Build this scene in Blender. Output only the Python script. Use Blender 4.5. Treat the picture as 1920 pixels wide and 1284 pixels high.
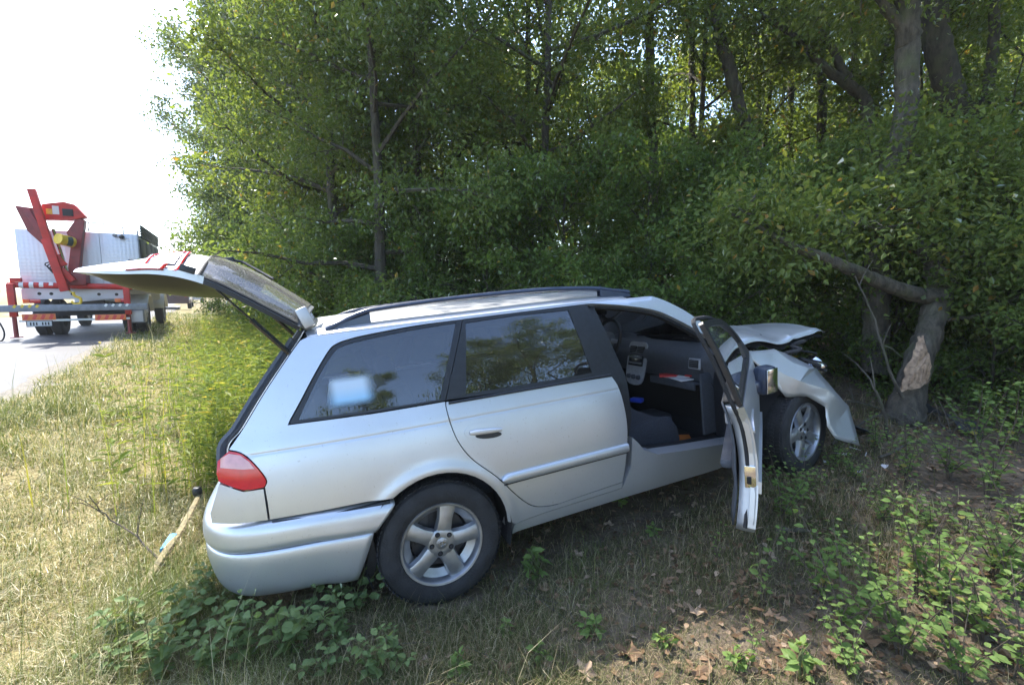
import bpy, bmesh, math, random
import numpy as np
from mathutils import Vector, Matrix, Quaternion
from mathutils.geometry import delaunay_2d_cdt

# ------------------------------------------------------------------ scene, camera, sky, sun
for o in list(bpy.data.objects): bpy.data.objects.remove(o)
scene = bpy.context.scene
COL = scene.collection
R = math.radians

CAM_H, PITCH = 1.5645, 6.666
cam_d = bpy.data.cameras.new('camera'); cam = bpy.data.objects.new('camera', cam_d); COL.objects.link(cam)
cam_d.sensor_width = 36.0; cam_d.lens = 16.364; cam_d.clip_start = .05; cam_d.clip_end = 2500
cam.location = (0, 0, CAM_H); cam.rotation_euler = (R(90 - PITCH), 0, 0)
scene.camera = cam

SUN_AZ, SUN_EL = -43.0, 56.0           # degrees from the view direction (negative = to the left), elevation
sunv = Vector((math.sin(R(SUN_AZ)) * math.cos(R(SUN_EL)), math.cos(R(SUN_AZ)) * math.cos(R(SUN_EL)), math.sin(R(SUN_EL))))
world = bpy.data.worlds.new('World'); scene.world = world; world.use_nodes = True
wn = world.node_tree.nodes; bg = wn['Background']
sky = wn.new('ShaderNodeTexSky'); sky.sky_type = 'NISHITA'; sky.sun_disc = False
sky.sun_elevation = R(SUN_EL); sky.sun_rotation = R(SUN_AZ)
sky.air_density = 1.0; sky.dust_density = 1.6; sky.ozone_density = 3.0
world.node_tree.links.new(sky.outputs[0], bg.inputs[0]); bg.inputs[1].default_value = .15
sun_d = bpy.data.lights.new('sun', 'SUN'); sun_d.energy = 2.6; sun_d.angle = R(.53); sun_d.color = (1, .95, .86)
sun = bpy.data.objects.new('sun', sun_d); COL.objects.link(sun)
sun.rotation_euler = (-sunv).to_track_quat('-Z', 'Y').to_euler(); sun.location = sunv * 60
vs = scene.view_settings
vs.view_transform = 'Standard'; vs.look = 'None'; vs.gamma = 1.0; vs.exposure = 2.24; vs.use_curve_mapping = False
scene.cycles.max_bounces = 9; scene.cycles.diffuse_bounces = 5; scene.cycles.glossy_bounces = 3
scene.cycles.transmission_bounces = 7; scene.cycles.transparent_max_bounces = 12; scene.cycles.caustics_reflective = False
scene.cycles.caustics_refractive = False; scene.cycles.use_denoising = True

# ------------------------------------------------------------------ materials
MATS = {}
def new_mat(name):
    m = bpy.data.materials.new(name); m.use_nodes = True; MATS[name] = m
    nt = m.node_tree; b = nt.nodes['Principled BSDF']
    return m, nt, nt.nodes, nt.links, b
def simple(name, col, rough=.5, metal=0., noise=0., nscale=20., bump=0., bscale=60., coat=0., emit=None, spec=None):
    m, nt, N, L, b = new_mat(name)
    b.inputs['Base Color'].default_value = (*col, 1); b.inputs['Roughness'].default_value = rough; b.inputs['Metallic'].default_value = metal
    b.inputs['Coat Weight'].default_value = coat; b.inputs['Coat Roughness'].default_value = .08
    if spec is not None: b.inputs['Specular IOR Level'].default_value = spec
    tc = N.new('ShaderNodeTexCoord')
    if noise:
        t = N.new('ShaderNodeTexNoise'); t.inputs['Scale'].default_value = nscale; t.inputs['Detail'].default_value = 6; L.new(tc.outputs['Object'], t.inputs['Vector'])
        r = N.new('ShaderNodeValToRGB'); L.new(t.outputs['Fac'], r.inputs[0])
        r.color_ramp.elements[0].position = .3; r.color_ramp.elements[1].position = .7
        r.color_ramp.elements[0].color = (*[c * (1 - noise) for c in col], 1); r.color_ramp.elements[1].color = (*[min(1, c * (1 + noise)) for c in col], 1)
        L.new(r.outputs[0], b.inputs['Base Color'])
        mr = N.new('ShaderNodeMapRange'); mr.inputs[3].default_value = rough * .8; mr.inputs[4].default_value = min(1, rough * 1.25); L.new(t.outputs['Fac'], mr.inputs[0]); L.new(mr.outputs[0], b.inputs['Roughness'])
    if bump:
        t2 = N.new('ShaderNodeTexNoise'); t2.inputs['Scale'].default_value = bscale; t2.inputs['Detail'].default_value = 8; L.new(tc.outputs['Object'], t2.inputs['Vector'])
        bp = N.new('ShaderNodeBump'); bp.inputs['Strength'].default_value = bump; bp.inputs['Distance'].default_value = .02; L.new(t2.outputs['Fac'], bp.inputs['Height']); L.new(bp.outputs[0], b.inputs['Normal'])
    return m
def paint_mat(name, col, metal=.75, rough=.34):
    """metallic car paint with a thin film and specks of road dust"""
    m, nt, N, L, b = new_mat(name)
    tc = N.new('ShaderNodeTexCoord')
    n1 = N.new('ShaderNodeTexNoise'); n1.inputs['Scale'].default_value = 5; n1.inputs['Detail'].default_value = 9; n1.inputs['Roughness'].default_value = .65; L.new(tc.outputs['Object'], n1.inputs['Vector'])
    n2 = N.new('ShaderNodeTexNoise'); n2.inputs['Scale'].default_value = 90; n2.inputs['Detail'].default_value = 3; L.new(tc.outputs['Object'], n2.inputs['Vector'])
    mu = N.new('ShaderNodeMath'); mu.operation = 'MULTIPLY'; mu.inputs[1].default_value = .22; L.new(n1.outputs['Fac'], mu.inputs[0])
    spk = N.new('ShaderNodeMapRange'); spk.inputs[1].default_value = .66; spk.inputs[2].default_value = .74; spk.inputs[3].default_value = 0; spk.inputs[4].default_value = .35; L.new(n2.outputs['Fac'], spk.inputs[0])
    ad = N.new('ShaderNodeMath'); ad.operation = 'ADD'; ad.use_clamp = True; L.new(mu.outputs[0], ad.inputs[0]); L.new(spk.outputs[0], ad.inputs[1])
    mx = N.new('ShaderNodeMixRGB'); mx.inputs[1].default_value = (*col, 1); mx.inputs[2].default_value = (.30, .27, .23, 1); L.new(ad.outputs[0], mx.inputs[0]); L.new(mx.outputs[0], b.inputs['Base Color'])
    mm = N.new('ShaderNodeMapRange'); mm.inputs[3].default_value = metal; mm.inputs[4].default_value = .1; L.new(ad.outputs[0], mm.inputs[0]); L.new(mm.outputs[0], b.inputs['Metallic'])
    rr = N.new('ShaderNodeMapRange'); rr.inputs[3].default_value = rough; rr.inputs[4].default_value = .7; L.new(ad.outputs[0], rr.inputs[0]); L.new(rr.outputs[0], b.inputs['Roughness'])
    b.inputs['Coat Weight'].default_value = .45; b.inputs['Coat Roughness'].default_value = .12
    return m
def glass_mat(name, tint, refl=1.0, dust=.05, dscale=45):
    """thin window glass: tinted transparency under a Fresnel reflection, with a little dust"""
    m = bpy.data.materials.new(name); m.use_nodes = True; MATS[name] = m
    N, L = m.node_tree.nodes, m.node_tree.links; N.clear()
    out = N.new('ShaderNodeOutputMaterial'); tr = N.new('ShaderNodeBsdfTransparent'); tr.inputs[0].default_value = (*tint, 1)
    gl = N.new('ShaderNodeBsdfGlossy'); gl.inputs[0].default_value = (1, 1, 1, 1); gl.inputs[1].default_value = .015
    fr = N.new('ShaderNodeFresnel'); fr.inputs[0].default_value = 1.52
    k = N.new('ShaderNodeMath'); k.operation = 'MULTIPLY'; k.use_clamp = True; k.inputs[1].default_value = 1.9 * refl; L.new(fr.outputs[0], k.inputs[0])
    mx = N.new('ShaderNodeMixShader'); L.new(k.outputs[0], mx.inputs[0]); L.new(tr.outputs[0], mx.inputs[1]); L.new(gl.outputs[0], mx.inputs[2])
    df = N.new('ShaderNodeBsdfDiffuse'); df.inputs[0].default_value = (.5, .48, .43, 1)
    tc = N.new('ShaderNodeTexCoord'); nz = N.new('ShaderNodeTexNoise'); nz.inputs['Scale'].default_value = dscale; nz.inputs['Detail'].default_value = 8; nz.inputs['Roughness'].default_value = .7
    L.new(tc.outputs['Object'], nz.inputs['Vector'])
    mr = N.new('ShaderNodeMapRange'); mr.inputs[1].default_value = .48; mr.inputs[2].default_value = .75; mr.inputs[3].default_value = dust * .25; mr.inputs[4].default_value = dust * 3; L.new(nz.outputs['Fac'], mr.inputs[0])
    m2 = N.new('ShaderNodeMixShader'); L.new(mr.outputs[0], m2.inputs[0]); L.new(mx.outputs[0], m2.inputs[1]); L.new(df.outputs[0], m2.inputs[2])
    L.new(m2.outputs[0], out.inputs[0]); return m
def leaf_mat(name, stops, trans=.42, gloss=.10, tr_gain=(1.5, 1.45, .55)):
    """leaf colour picked per leaf from the 'tint' attribute; light shines through"""
    m = bpy.data.materials.new(name); m.use_nodes = True; MATS[name] = m
    N, L = m.node_tree.nodes, m.node_tree.links; N.clear()
    out = N.new('ShaderNodeOutputMaterial'); at = N.new('ShaderNodeAttribute'); at.attribute_name = 'tint'
    rp = N.new('ShaderNodeValToRGB'); L.new(at.outputs['Fac'], rp.inputs[0]); e = rp.color_ramp.elements
    e[0].position, e[0].color = stops[0][0], (*stops[0][1], 1); e[1].position, e[1].color = stops[-1][0], (*stops[-1][1], 1)
    for p, c in stops[1:-1]:
        x = e.new(p); x.color = (*c, 1)
    df = N.new('ShaderNodeBsdfDiffuse'); L.new(rp.outputs[0], df.inputs[0])
    mu = N.new('ShaderNodeMixRGB'); mu.blend_type = 'MULTIPLY'; mu.inputs[0].default_value = 1; mu.inputs[2].default_value = (*tr_gain, 1); L.new(rp.outputs[0], mu.inputs[1])
    tl = N.new('ShaderNodeBsdfTranslucent'); L.new(mu.outputs[0], tl.inputs[0])
    m1 = N.new('ShaderNodeMixShader'); m1.inputs[0].default_value = trans; L.new(df.outputs[0], m1.inputs[1]); L.new(tl.outputs[0], m1.inputs[2])
    gl = N.new('ShaderNodeBsdfGlossy'); gl.inputs[1].default_value = .38; gl.inputs[0].default_value = (1, 1, 1, 1)
    lw = N.new('ShaderNodeLayerWeight'); lw.inputs[0].default_value = .25
    k = N.new('ShaderNodeMath'); k.operation = 'MULTIPLY'; k.inputs[1].default_value = gloss * 2; L.new(lw.outputs['Fresnel'], k.inputs[0])
    m2 = N.new('ShaderNodeMixShader'); L.new(k.outputs[0], m2.inputs[0]); L.new(m1.outputs[0], m2.inputs[1]); L.new(gl.outputs[0], m2.inputs[2])
    L.new(m2.outputs[0], out.inputs[0]); return m

paint_mat('silver', (.59, .615, .65))
simple('silver_inner', (.50, .52, .55), .45, .6, .15, 8)
simple('black_trim', (.014, .015, .018), .42, 0, .3, 40)
simple('rubber', (.018, .018, .019), .75, 0, .35, 25, .3, 120)
simple('tyre', (.020, .020, .021), .78, 0, .5, 18, .4, 90)
simple('alloy', (.36, .37, .39), .36, .8, .22, 14)
simple('dark_metal', (.06, .06, .065), .55, .7, .4, 12)
simple('grey_plastic', (.058, .066, .080), .62, 0, .2, 40, .25, 200)
simple('mid_plastic', (.12, .13, .145), .5, 0, .2, 40)
simple('light_plastic', (.30, .31, .33), .5, 0, .15, 30)
simple('seat_fabric', (.035, .040, .052), .95, 0, .45, 160, .5, 300)
simple('carpet', (.022, .022, .025), 1, 0, .5, 120, .6, 240)
simple('chrome', (.75, .76, .78), .12, 1.)
simple('mirror_glass', (.85, .87, .9), .02, 1.)
simple('rail_blue', (.030, .042, .075), .32, 0, .15, 20, coat=.4)
simple('black_gloss', (.012, .013, .016), .15, 0)
simple('under', (.012, .012, .012), .9)
simple('red_lens', (.58, .010, .012), .10, 0, .12, 30, coat=.6)
simple('dark_red_lens', (.30, .010, .012), .12, 0, .1, 30, coat=.6)
simple('clear_lens', (.72, .70, .70), .12, 0, .06, 30, coat=.6); simple('pink_lens', (.66, .33, .32), .12, 0, .1, 40, coat=.6)
glass_mat('tinted_glass', (.20, .23, .24), 1.35, .04, 160)
glass_mat('clear_glass', (.72, .76, .75), 1.0, .06)
glass_mat('dirty_glass', (.42, .45, .44), 1.0, .30, 240)
simple('wood_raw', (.34, .23, .15), .8, 0, .45, 30, .5, 60)
simple('blue_tape', (.10, .35, .62), .5)
simple('paper_white', (.7, .7, .72), .6)
simple('paper_red', (.5, .03, .03), .5)
simple('blue_plastic', (.03, .07, .5), .35)
simple('orange_card', (.55, .17, .03), .6)

# ------------------------------------------------------------------ mesh helpers
def tag(o, label=None, cat=None, group=None, kind=None):
    if label: o['label'] = label
    if cat: o['category'] = cat
    if group: o['group'] = group
    if kind: o['kind'] = kind
    return o
def link(name, me, mat=None, parent=None):
    o = bpy.data.objects.new(name, me); COL.objects.link(o)
    if mat is not None: me.materials.append(MATS[mat] if isinstance(mat, str) else mat)
    if parent is not None: o.parent = parent
    return o
def empty(name, loc=(0, 0, 0), rotz=0., parent=None):
    o = bpy.data.objects.new(name, None); COL.objects.link(o); o.location = loc; o.rotation_euler = (0, 0, rotz); o.empty_display_size = .2
    if parent is not None: o.parent = parent
    return o
def copy_tree(o, parent=None):
    c = o.copy(); COL.objects.link(c)
    if parent is not None: c.parent = parent
    for ch in o.children: copy_tree(ch, c)
    return c
def fast_mesh(name, V, F, tint=None, smooth=False):
    """numpy verts (N,3) + triangles (M,3) -> mesh, optional per-vertex 'tint'"""
    me = bpy.data.meshes.new(name); V = np.asarray(V, np.float32); F = np.asarray(F, np.int32)
    me.vertices.add(len(V)); me.vertices.foreach_set('co', V.ravel())
    me.loops.add(F.size); me.loops.foreach_set('vertex_index', F.ravel())
    me.polygons.add(len(F)); me.polygons.foreach_set('loop_start', np.arange(0, F.size, 3, dtype=np.int32))
    me.polygons.foreach_set('use_smooth', np.full(len(F), bool(smooth)))
    if tint is not None:
        a = me.attributes.new('tint', 'FLOAT', 'POINT'); a.data.foreach_set('value', np.asarray(tint, np.float32))
    me.update(calc_edges=True); return me
class MB:
    """collects shapes of ONE part"""
    def __init__(s): s.v = []; s.f = []
    def add(s, V, F, M=None):
        n = len(s.v)
        for p in V:
            p = Vector(p); s.v.append(M @ p if M is not None else p)
        s.f += [tuple(i + n for i in f) for f in F]; return s
    def box(s, c, d, M=None, ch=0., rot=None):
        """box of size d at c with chamfered edges ch"""
        hx, hy, hz = d[0] / 2, d[1] / 2, d[2] / 2
        T = Matrix.Translation(c)
        if rot is not None: T = T @ rot.to_4x4() if isinstance(rot, Matrix) else T @ Matrix.Rotation(rot[1], 4, rot[0])
        if M is not None: T = M @ T
        if ch <= 0:
            V = [(x, y, z) for z in (-hz, hz) for y in (-hy, hy) for x in (-hx, hx)]
            return s.add(V, [(0, 2, 3, 1), (4, 5, 7, 6), (0, 1, 5, 4), (2, 6, 7, 3), (0, 4, 6, 2), (1, 3, 7, 5)], T)
        bm = bmesh.new(); bmesh.ops.create_cube(bm, size=1)
        for v in bm.verts: v.co = Vector((v.co.x * d[0], v.co.y * d[1], v.co.z * d[2]))
        bmesh.ops.bevel(bm, geom=list(bm.edges), offset=min(ch, min(d) * .45), segments=2, profile=.6, affect='EDGES')
        bm.verts.index_update(); s.add([v.co.copy() for v in bm.verts], [tuple(v.index for v in f.verts) for f in bm.faces], T); bm.free(); return s
    def tube(s, pts, r, n=8, M=None, cap=True, flat=1.):
        """tube along points; r number or list; flat squashes the section"""
        pts = [Vector(p) for p in pts]; k = len(pts); rs = r if hasattr(r, '__len__') else [r] * k
        V, F = [], []; up = None
        for i, p in enumerate(pts):
            t = (pts[min(i + 1, k - 1)] - pts[max(i - 1, 0)]).normalized()
            if up is None:
                up = t.cross(Vector((0, 0, 1)));
                if up.length < .05: up = t.cross(Vector((1, 0, 0)))
                up.normalize()
            up = (up - t * up.dot(t)).normalized(); w = t.cross(up)
            for j in range(n):
                a = 2 * math.pi * j / n; V.append(p + (up * math.cos(a) + w * math.sin(a) * flat) * rs[i])
        for i in range(k - 1):
            for j in range(n):
                F.append((i * n + j, i * n + (j + 1) % n, (i + 1) * n + (j + 1) % n, (i + 1) * n + j))
        if cap: F.append(tuple(range(n - 1, -1, -1))); F.append(tuple((k - 1) * n + j for j in range(n)))
        return s.add(V, F, M)
    def lathe(s, prof, n=32, M=None, closed=False):
        """profile [(r, h)] revolved about local z"""
        k = len(prof); V = []; F = []
        for j in range(n):
            a = 2 * math.pi * j / n
            for r_, h in prof: V.append((r_ * math.cos(a), r_ * math.sin(a), h))
        for j in range(n):
            j2 = (j + 1) % n
            for i in range(k if closed else k - 1):
                i2 = (i + 1) % k; F.append((j * k + i, j2 * k + i, j2 * k + i2, j * k + i2))
        return s.add(V, F, M)
    def prism(s, poly, h, M=None):
        """polygon (x, y) extruded 0..h along z"""
        n = len(poly); V = [(x, y, 0) for x, y in poly] + [(x, y, h) for x, y in poly]
        F = [tuple(range(n - 1, -1, -1)), tuple(range(n, 2 * n))] + [(i, (i + 1) % n, n + (i + 1) % n, n + i) for i in range(n)]
        return s.add(V, F, M)
    def grid(s, rows, M=None, close_u=False):
        """rows of points -> quads"""
        m = len(rows[0]); V = [p for r in rows for p in r]; F = []
        for i in range(len(rows) - 1):
            for j in range(m - (0 if close_u else 1)):
                j2 = (j + 1) % m; F.append((i * m + j, i * m + j2, (i + 1) * m + j2, (i + 1) * m + j))
        return s.add(V, F, M)
    def build(s, name, mat, parent=None, smooth=True, angle=35, bevel=0., solid=0.):
        me = bpy.data.meshes.new(name); me.from_pydata([tuple(v) for v in s.v], [], s.f); me.update()
        bm = bmesh.new(); bm.from_mesh(me); bmesh.ops.recalc_face_normals(bm, faces=bm.faces)
        for e in bm.edges:
            if len(e.link_faces) == 2 and e.calc_face_angle(0) > R(angle): e.smooth = False
        for f in bm.faces: f.smooth = smooth
        bm.to_mesh(me); bm.free()
        o = link(name, me, mat, parent)
        if solid:
            md = o.modifiers.new('solid', 'SOLIDIFY'); md.thickness = solid; md.offset = 0
        if bevel:
            md = o.modifiers.new('bevel', 'BEVEL'); md.width = bevel; md.segments = 2; md.limit_method = 'ANGLE'; md.angle_limit = R(40)
        return o
def crom(P, n=6, closed=False):
    """Catmull-Rom through the points"""
    P = [np.array(p, float) for p in P]; k = len(P); out = []
    rng = range(k) if closed else range(k - 1)
    for i in rng:
        if closed: a, b, c, d = P[(i - 1) % k], P[i], P[(i + 1) % k], P[(i + 2) % k]
        else: a, b, c, d = P[max(i - 1, 0)], P[i], P[i + 1], P[min(i + 2, k - 1)]
        for j in range(n):
            t = j / n; out.append(tuple(.5 * (2 * b + (c - a) * t + (2 * a - 5 * b + 4 * c - d) * t * t + (3 * b - a - 3 * c + d) * t ** 3)))
    if not closed: out.append(tuple(P[-1]))
    return out
def inside(poly, x, y):
    r = False; n = len(poly); j = n - 1
    for i in range(n):
        xi, yi = poly[i][0], poly[i][1]; xj, yj = poly[j][0], poly[j][1]
        if (yi > y) != (yj > y) and x < (xj - xi) * (y - yi) / (yj - yi) + xi: r = not r
        j = i
    return r
def shrink(poly, d):
    """offset a polygon inwards by d (either winding)"""
    n = len(poly); A = sum(poly[i][0] * poly[(i + 1) % n][1] - poly[(i + 1) % n][0] * poly[i][1] for i in range(n)); s = 1 if A > 0 else -1
    out = []
    for i in range(n):
        p0, p1, p2 = (Vector(poly[(i + k) % n]) for k in (-1, 0, 1))
        e1, e2 = (p1 - p0), (p2 - p1)
        if e1.length < 1e-7 or e2.length < 1e-7: out.append(tuple(p1)); continue
        n1 = Vector((-e1.y, e1.x)).normalized() * s; n2 = Vector((-e2.y, e2.x)).normalized() * s
        b = (n1 + n2); l = b.length
        if l < .3: out.append(tuple(p1 + n1 * d)); continue
        b /= l; out.append(tuple(p1 + b * min(d / max(b.dot(n1), .35), d * 2.2)))
    return out
def dens(poly, step):
    out = []
    for i in range(len(poly)):
        a, b = Vector(poly[i]), Vector(poly[(i + 1) % len(poly)]); k = max(1, int((b - a).length / step))
        out += [tuple(a + (b - a) * (j / k)) for j in range(k)]
    return out

# ------------------------------------------------------------------ terrain function
ROAD_P = (-5.555, 4.937); HEAD = R(-33.); RU = (math.sin(HEAD), math.cos(HEAD)); RN = (math.cos(HEAD), -math.sin(HEAD))
HP = np.array([(-60, .1), (-12, .25), (-6.3, .28), (-3, .33), (0, .29), (.35, .275), (.9, .2), (1.8, .05), (2.7, -.015), (3.4, .0), (4.3, .10), (5.4, .225), (7, .40), (10, .55), (20, .8), (60, 1.5), (400, 3)], float)
_hx = np.linspace(-60, 400, 9201); _hy = np.interp(_hx, HP[:, 0], HP[:, 1]); _k = np.ones(13) / 13
_hy = np.convolve(np.pad(_hy, 6, mode='edge'), _k, 'valid')
def road_n(x, y): return (x - ROAD_P[0]) * RN[0] + (y - ROAD_P[1]) * RN[1]
def road_u(x, y): return (x - ROAD_P[0]) * RU[0] + (y - ROAD_P[1]) * RU[1]
def ground(x, y):
    x = np.asarray(x, float); y = np.asarray(y, float); n = road_n(x, y)
    h = np.interp(n, _hx, _hy)
    off = np.clip((n - .2) / 1.2, 0, 1)
    h = h + off * (.022 * np.sin(1.7 * x + .6) * np.sin(1.3 * y + 1.1) + .012 * np.sin(4.1 * x + 2.2 * y) + .008 * np.sin(7.3 * y - 3.9 * x + 1))
    return h
# ================================================================== the crashed station wagon
# car frame: x forward from the rear axle, y to the car's left, z up from the wheel contact
CAR_M = Matrix(((.916, -.387, -.104, -.636), (.390, .921, .006, 2.946), (.093, -.046, .995, -.039), (0, 0, 0, 1)))
car = empty('station_wagon')
car.matrix_world = Matrix.Translation(CAR_M.translation) @ CAR_M.to_quaternion().to_matrix().to_4x4()
tag(car, 'silver station wagon crashed at the tree with raised tailgate and open front door', 'car')

_bz = np.array([.15, .20, .26, .34, .45, .55, .65, .75, .85, .93, 1.0, 1.1, 1.2, 1.3, 1.36, 1.42])
_by = np.array([.755, .785, .812, .830, .845, .853, .855, .850, .838, .820, .795, .765, .732, .693, .668, .640])
_sz = np.linspace(.1, 1.5, 281); _sy = np.convolve(np.pad(np.interp(_sz, _bz, _by), 7, mode='edge'), np.ones(15) / 15, 'valid')
def inset(x):
    a = .085 * max(0, (.1 - x)) ** 2 if x < .1 else 0.
    a += .10 * max(0, (x - 1.7) / 1.6) ** 2
    if x < -.80: a += 1.6 * (-.80 - x) ** 2.2
    return a
def arch_flare(x, z):
    d = math.hypot(x, z - .315)
    return .012 * math.exp(-((d - .375) / .035) ** 2) if z > .2 else 0.
def crease(x, z):
    """the pressed feature line below the windows"""
    zc = .908 - .016 * x
    return -.0028 * math.exp(-((z - zc) / .0045) ** 2)
def SURF(x, s, side=-1, off=0.):
    """body skin; s is the height up to the gutter, beyond 1.39 it runs on over the roof to the centre line"""
    if s <= 1.39:
        return Vector((x, side * (float(np.interp(s, _sz, _sy)) - inset(x) + arch_flare(x, s) + crease(x, s) + off), s))
    t = min((s - 1.39) / .75, 1.); y0 = float(np.interp(1.39, _sz, _sy)) - inset(x)
    p = [(y0, 1.39), (y0 - .03, 1.432), (y0 - .12, 1.448), (0, 1.478)]
    q = lambda i: (1 - t) ** 3 * p[0][i] + 3 * t * (1 - t) ** 2 * p[1][i] + 3 * t * t * (1 - t) * p[2][i] + t ** 3 * p[3][i]
    dz = -.05 * max(0, x - .7) ** 2 - .05 * max(0, -.05 - x) ** 2
    return Vector((x, side * q(0), q(1) + dz * min(1, t * 4) + off))
def snormal(x, s, side):
    e = .004; n = (SURF(x + e, s, side) - SURF(x - e, s, side)).cross(SURF(x, s + e, side) - SURF(x, s - e, side))
    n.normalize()
    ref = Vector((0, side, .35 if s < 1.45 else 3))
    return n if n.dot(ref) > 0 else -n
def panel(name, poly, mat, parent, side=-1, holes=(), off=0., flange=.02, step=.045, gap=.0025, xf=None, flange_dir=None, fine=False):
    """a sheet-metal panel: outline in (x, s) laid on the body skin, with turned-in edges"""
    poly = dens(shrink(poly, gap) if gap else list(poly), step); holes = [dens(shrink(h, -gap) if gap else list(h), step) for h in holes]
    V2 = []; E2 = []
    for loop in [poly] + holes:
        b = len(V2); V2 += [Vector(p) for p in loop]; E2 += [(b + i, b + (i + 1) % len(loop)) for i in range(len(loop))]
    xs = [p[0] for p in poly]; ys = [p[1] for p in poly]
    bounds = [Vector(p) for p in V2]
    for i in range(int((max(xs) - min(xs)) / step) + 1):
        for j in range(int((max(ys) - min(ys)) / step) + 1):
            x = min(xs) + (i + .5 + .25 * (j % 2)) * step; y = min(ys) + (j + .5) * step
            if inside(poly, x, y) and not any(inside(h, x, y) for h in holes):
                q = Vector((x, y))
                if min((q - b).length_squared for b in bounds) > (step * .45) ** 2: V2.append(q)
    if fine:      # extra rows of points along the pressed line and round the arch lip
        ex = [Vector((x, .908 - .016 * x + dz)) for x in np.arange(min(xs), max(xs), .02) for dz in (-.024, -.012, -.007, -.0035, 0, .0035, .007, .012, .024)]
        ex += [Vector((r_ * math.cos(a), .315 + r_ * math.sin(a))) for a in np.arange(-.2, 2.4, .07) for r_ in (.366, .378, .392, .408, .43)]
        V2 = [v for i, v in enumerate(V2) if i < len(bounds) or (abs(v.y - .908 + .016 * v.x) > .035 and not .36 < math.hypot(v.x, v.y - .315) < .44)]
        for q in ex:
            if inside(poly, q.x, q.y) and not any(inside(h, q.x, q.y) for h in holes) and min((q - b).length_squared for b in bounds) > .005 ** 2: V2.append(q)
    vo, _, fo, *_r = delaunay_2d_cdt(V2, E2, [], 0, 1e-6)
    F = []
    for f in fo:
        c = sum((vo[i] for i in f), Vector((0, 0))) / len(f)
        if inside(poly, c.x, c.y) and not any(inside(h, c.x, c.y) for h in holes): F.append(tuple(f))
    X = xf or (lambda p: p)
    P3 = [SURF(v.x, v.y, side, off) for v in vo]; NN = [snormal(v.x, v.y, side) for v in vo]
    verts = [X(p) for p in P3]
    ctr = X(Vector((0, 0, 0)))
    norms = [(X(n) - ctr).normalized() for n in NN]
    faces = []
    for f in F:
        a, b, c = (verts[i] for i in f[:3])
        if (b - a).cross(c - a).dot(norms[f[0]]) < 0: f = f[::-1]
        faces.append(f)
    nf = len(faces); cnt = {}
    for f in faces:
        for i in range(len(f)):
            e = (f[i], f[(i + 1) % len(f)]); cnt[e] = cnt.get(e, 0) + 1
    if flange:
        for (a, b) in [e for e in cnt if (e[1], e[0]) not in cnt]:
            k = len(verts)
            d = [X(P3[i] + (flange_dir if flange_dir is not None else -NN[i]) * flange) for i in (a, b)]
            verts += [verts[a].copy(), verts[b].copy(), d[1], d[0]]; faces.append((k + 1, k, k + 3, k + 2))
    me = bpy.data.meshes.new(name); me.from_pydata([tuple(v) for v in verts], [], faces); me.update()
    ln = []
    for pi, p in enumerate(me.polygons):
        p.use_smooth = pi < nf
        for li in p.loop_indices: ln.append(tuple(norms[me.loops[li].vertex_index]) if pi < nf else (0, 0, 0))
    me.normals_split_custom_set(ln)
    return link(name, me, mat, parent)

# ---- outlines (x, s)
ARCH = [(.378, .22)] + [(.352 * math.cos(a), .315 + .358 * math.sin(a)) for a in [R(d) for d in range(0, 124, 8)]]
DCUT = crom([(.108, 1.001), (.113, .911), (.137, .807), (.196, .703), (.314, .580), (.419, .445), (.499, .365), (.582, .334), (.668, .325)], 4)
LAMP = crom([(-.845, .957), (-.803, .94), (-.766, .902), (-.731, .844), (-.716, .803), (-.728, .779)], 3)
WIN_Q = crom([(-.599, 1.023), (-.534, 1.114), (-.463, 1.217), (-.385, 1.318), (-.345, 1.345), (-.29, 1.358), (-.207, 1.368), (.013, 1.382), (.29, 1.389)], 4) + [(.112, 1.006), (-.235, 1.012)]
GLS_Q = crom([(-.556, 1.036), (-.498, 1.131), (-.431, 1.232), (-.362, 1.312), (-.325, 1.332), (-.27, 1.342), (-.176, 1.352), (.013, 1.366), (.248, 1.374)], 4) + [(.086, 1.018), (-.235, 1.026)]
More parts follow.
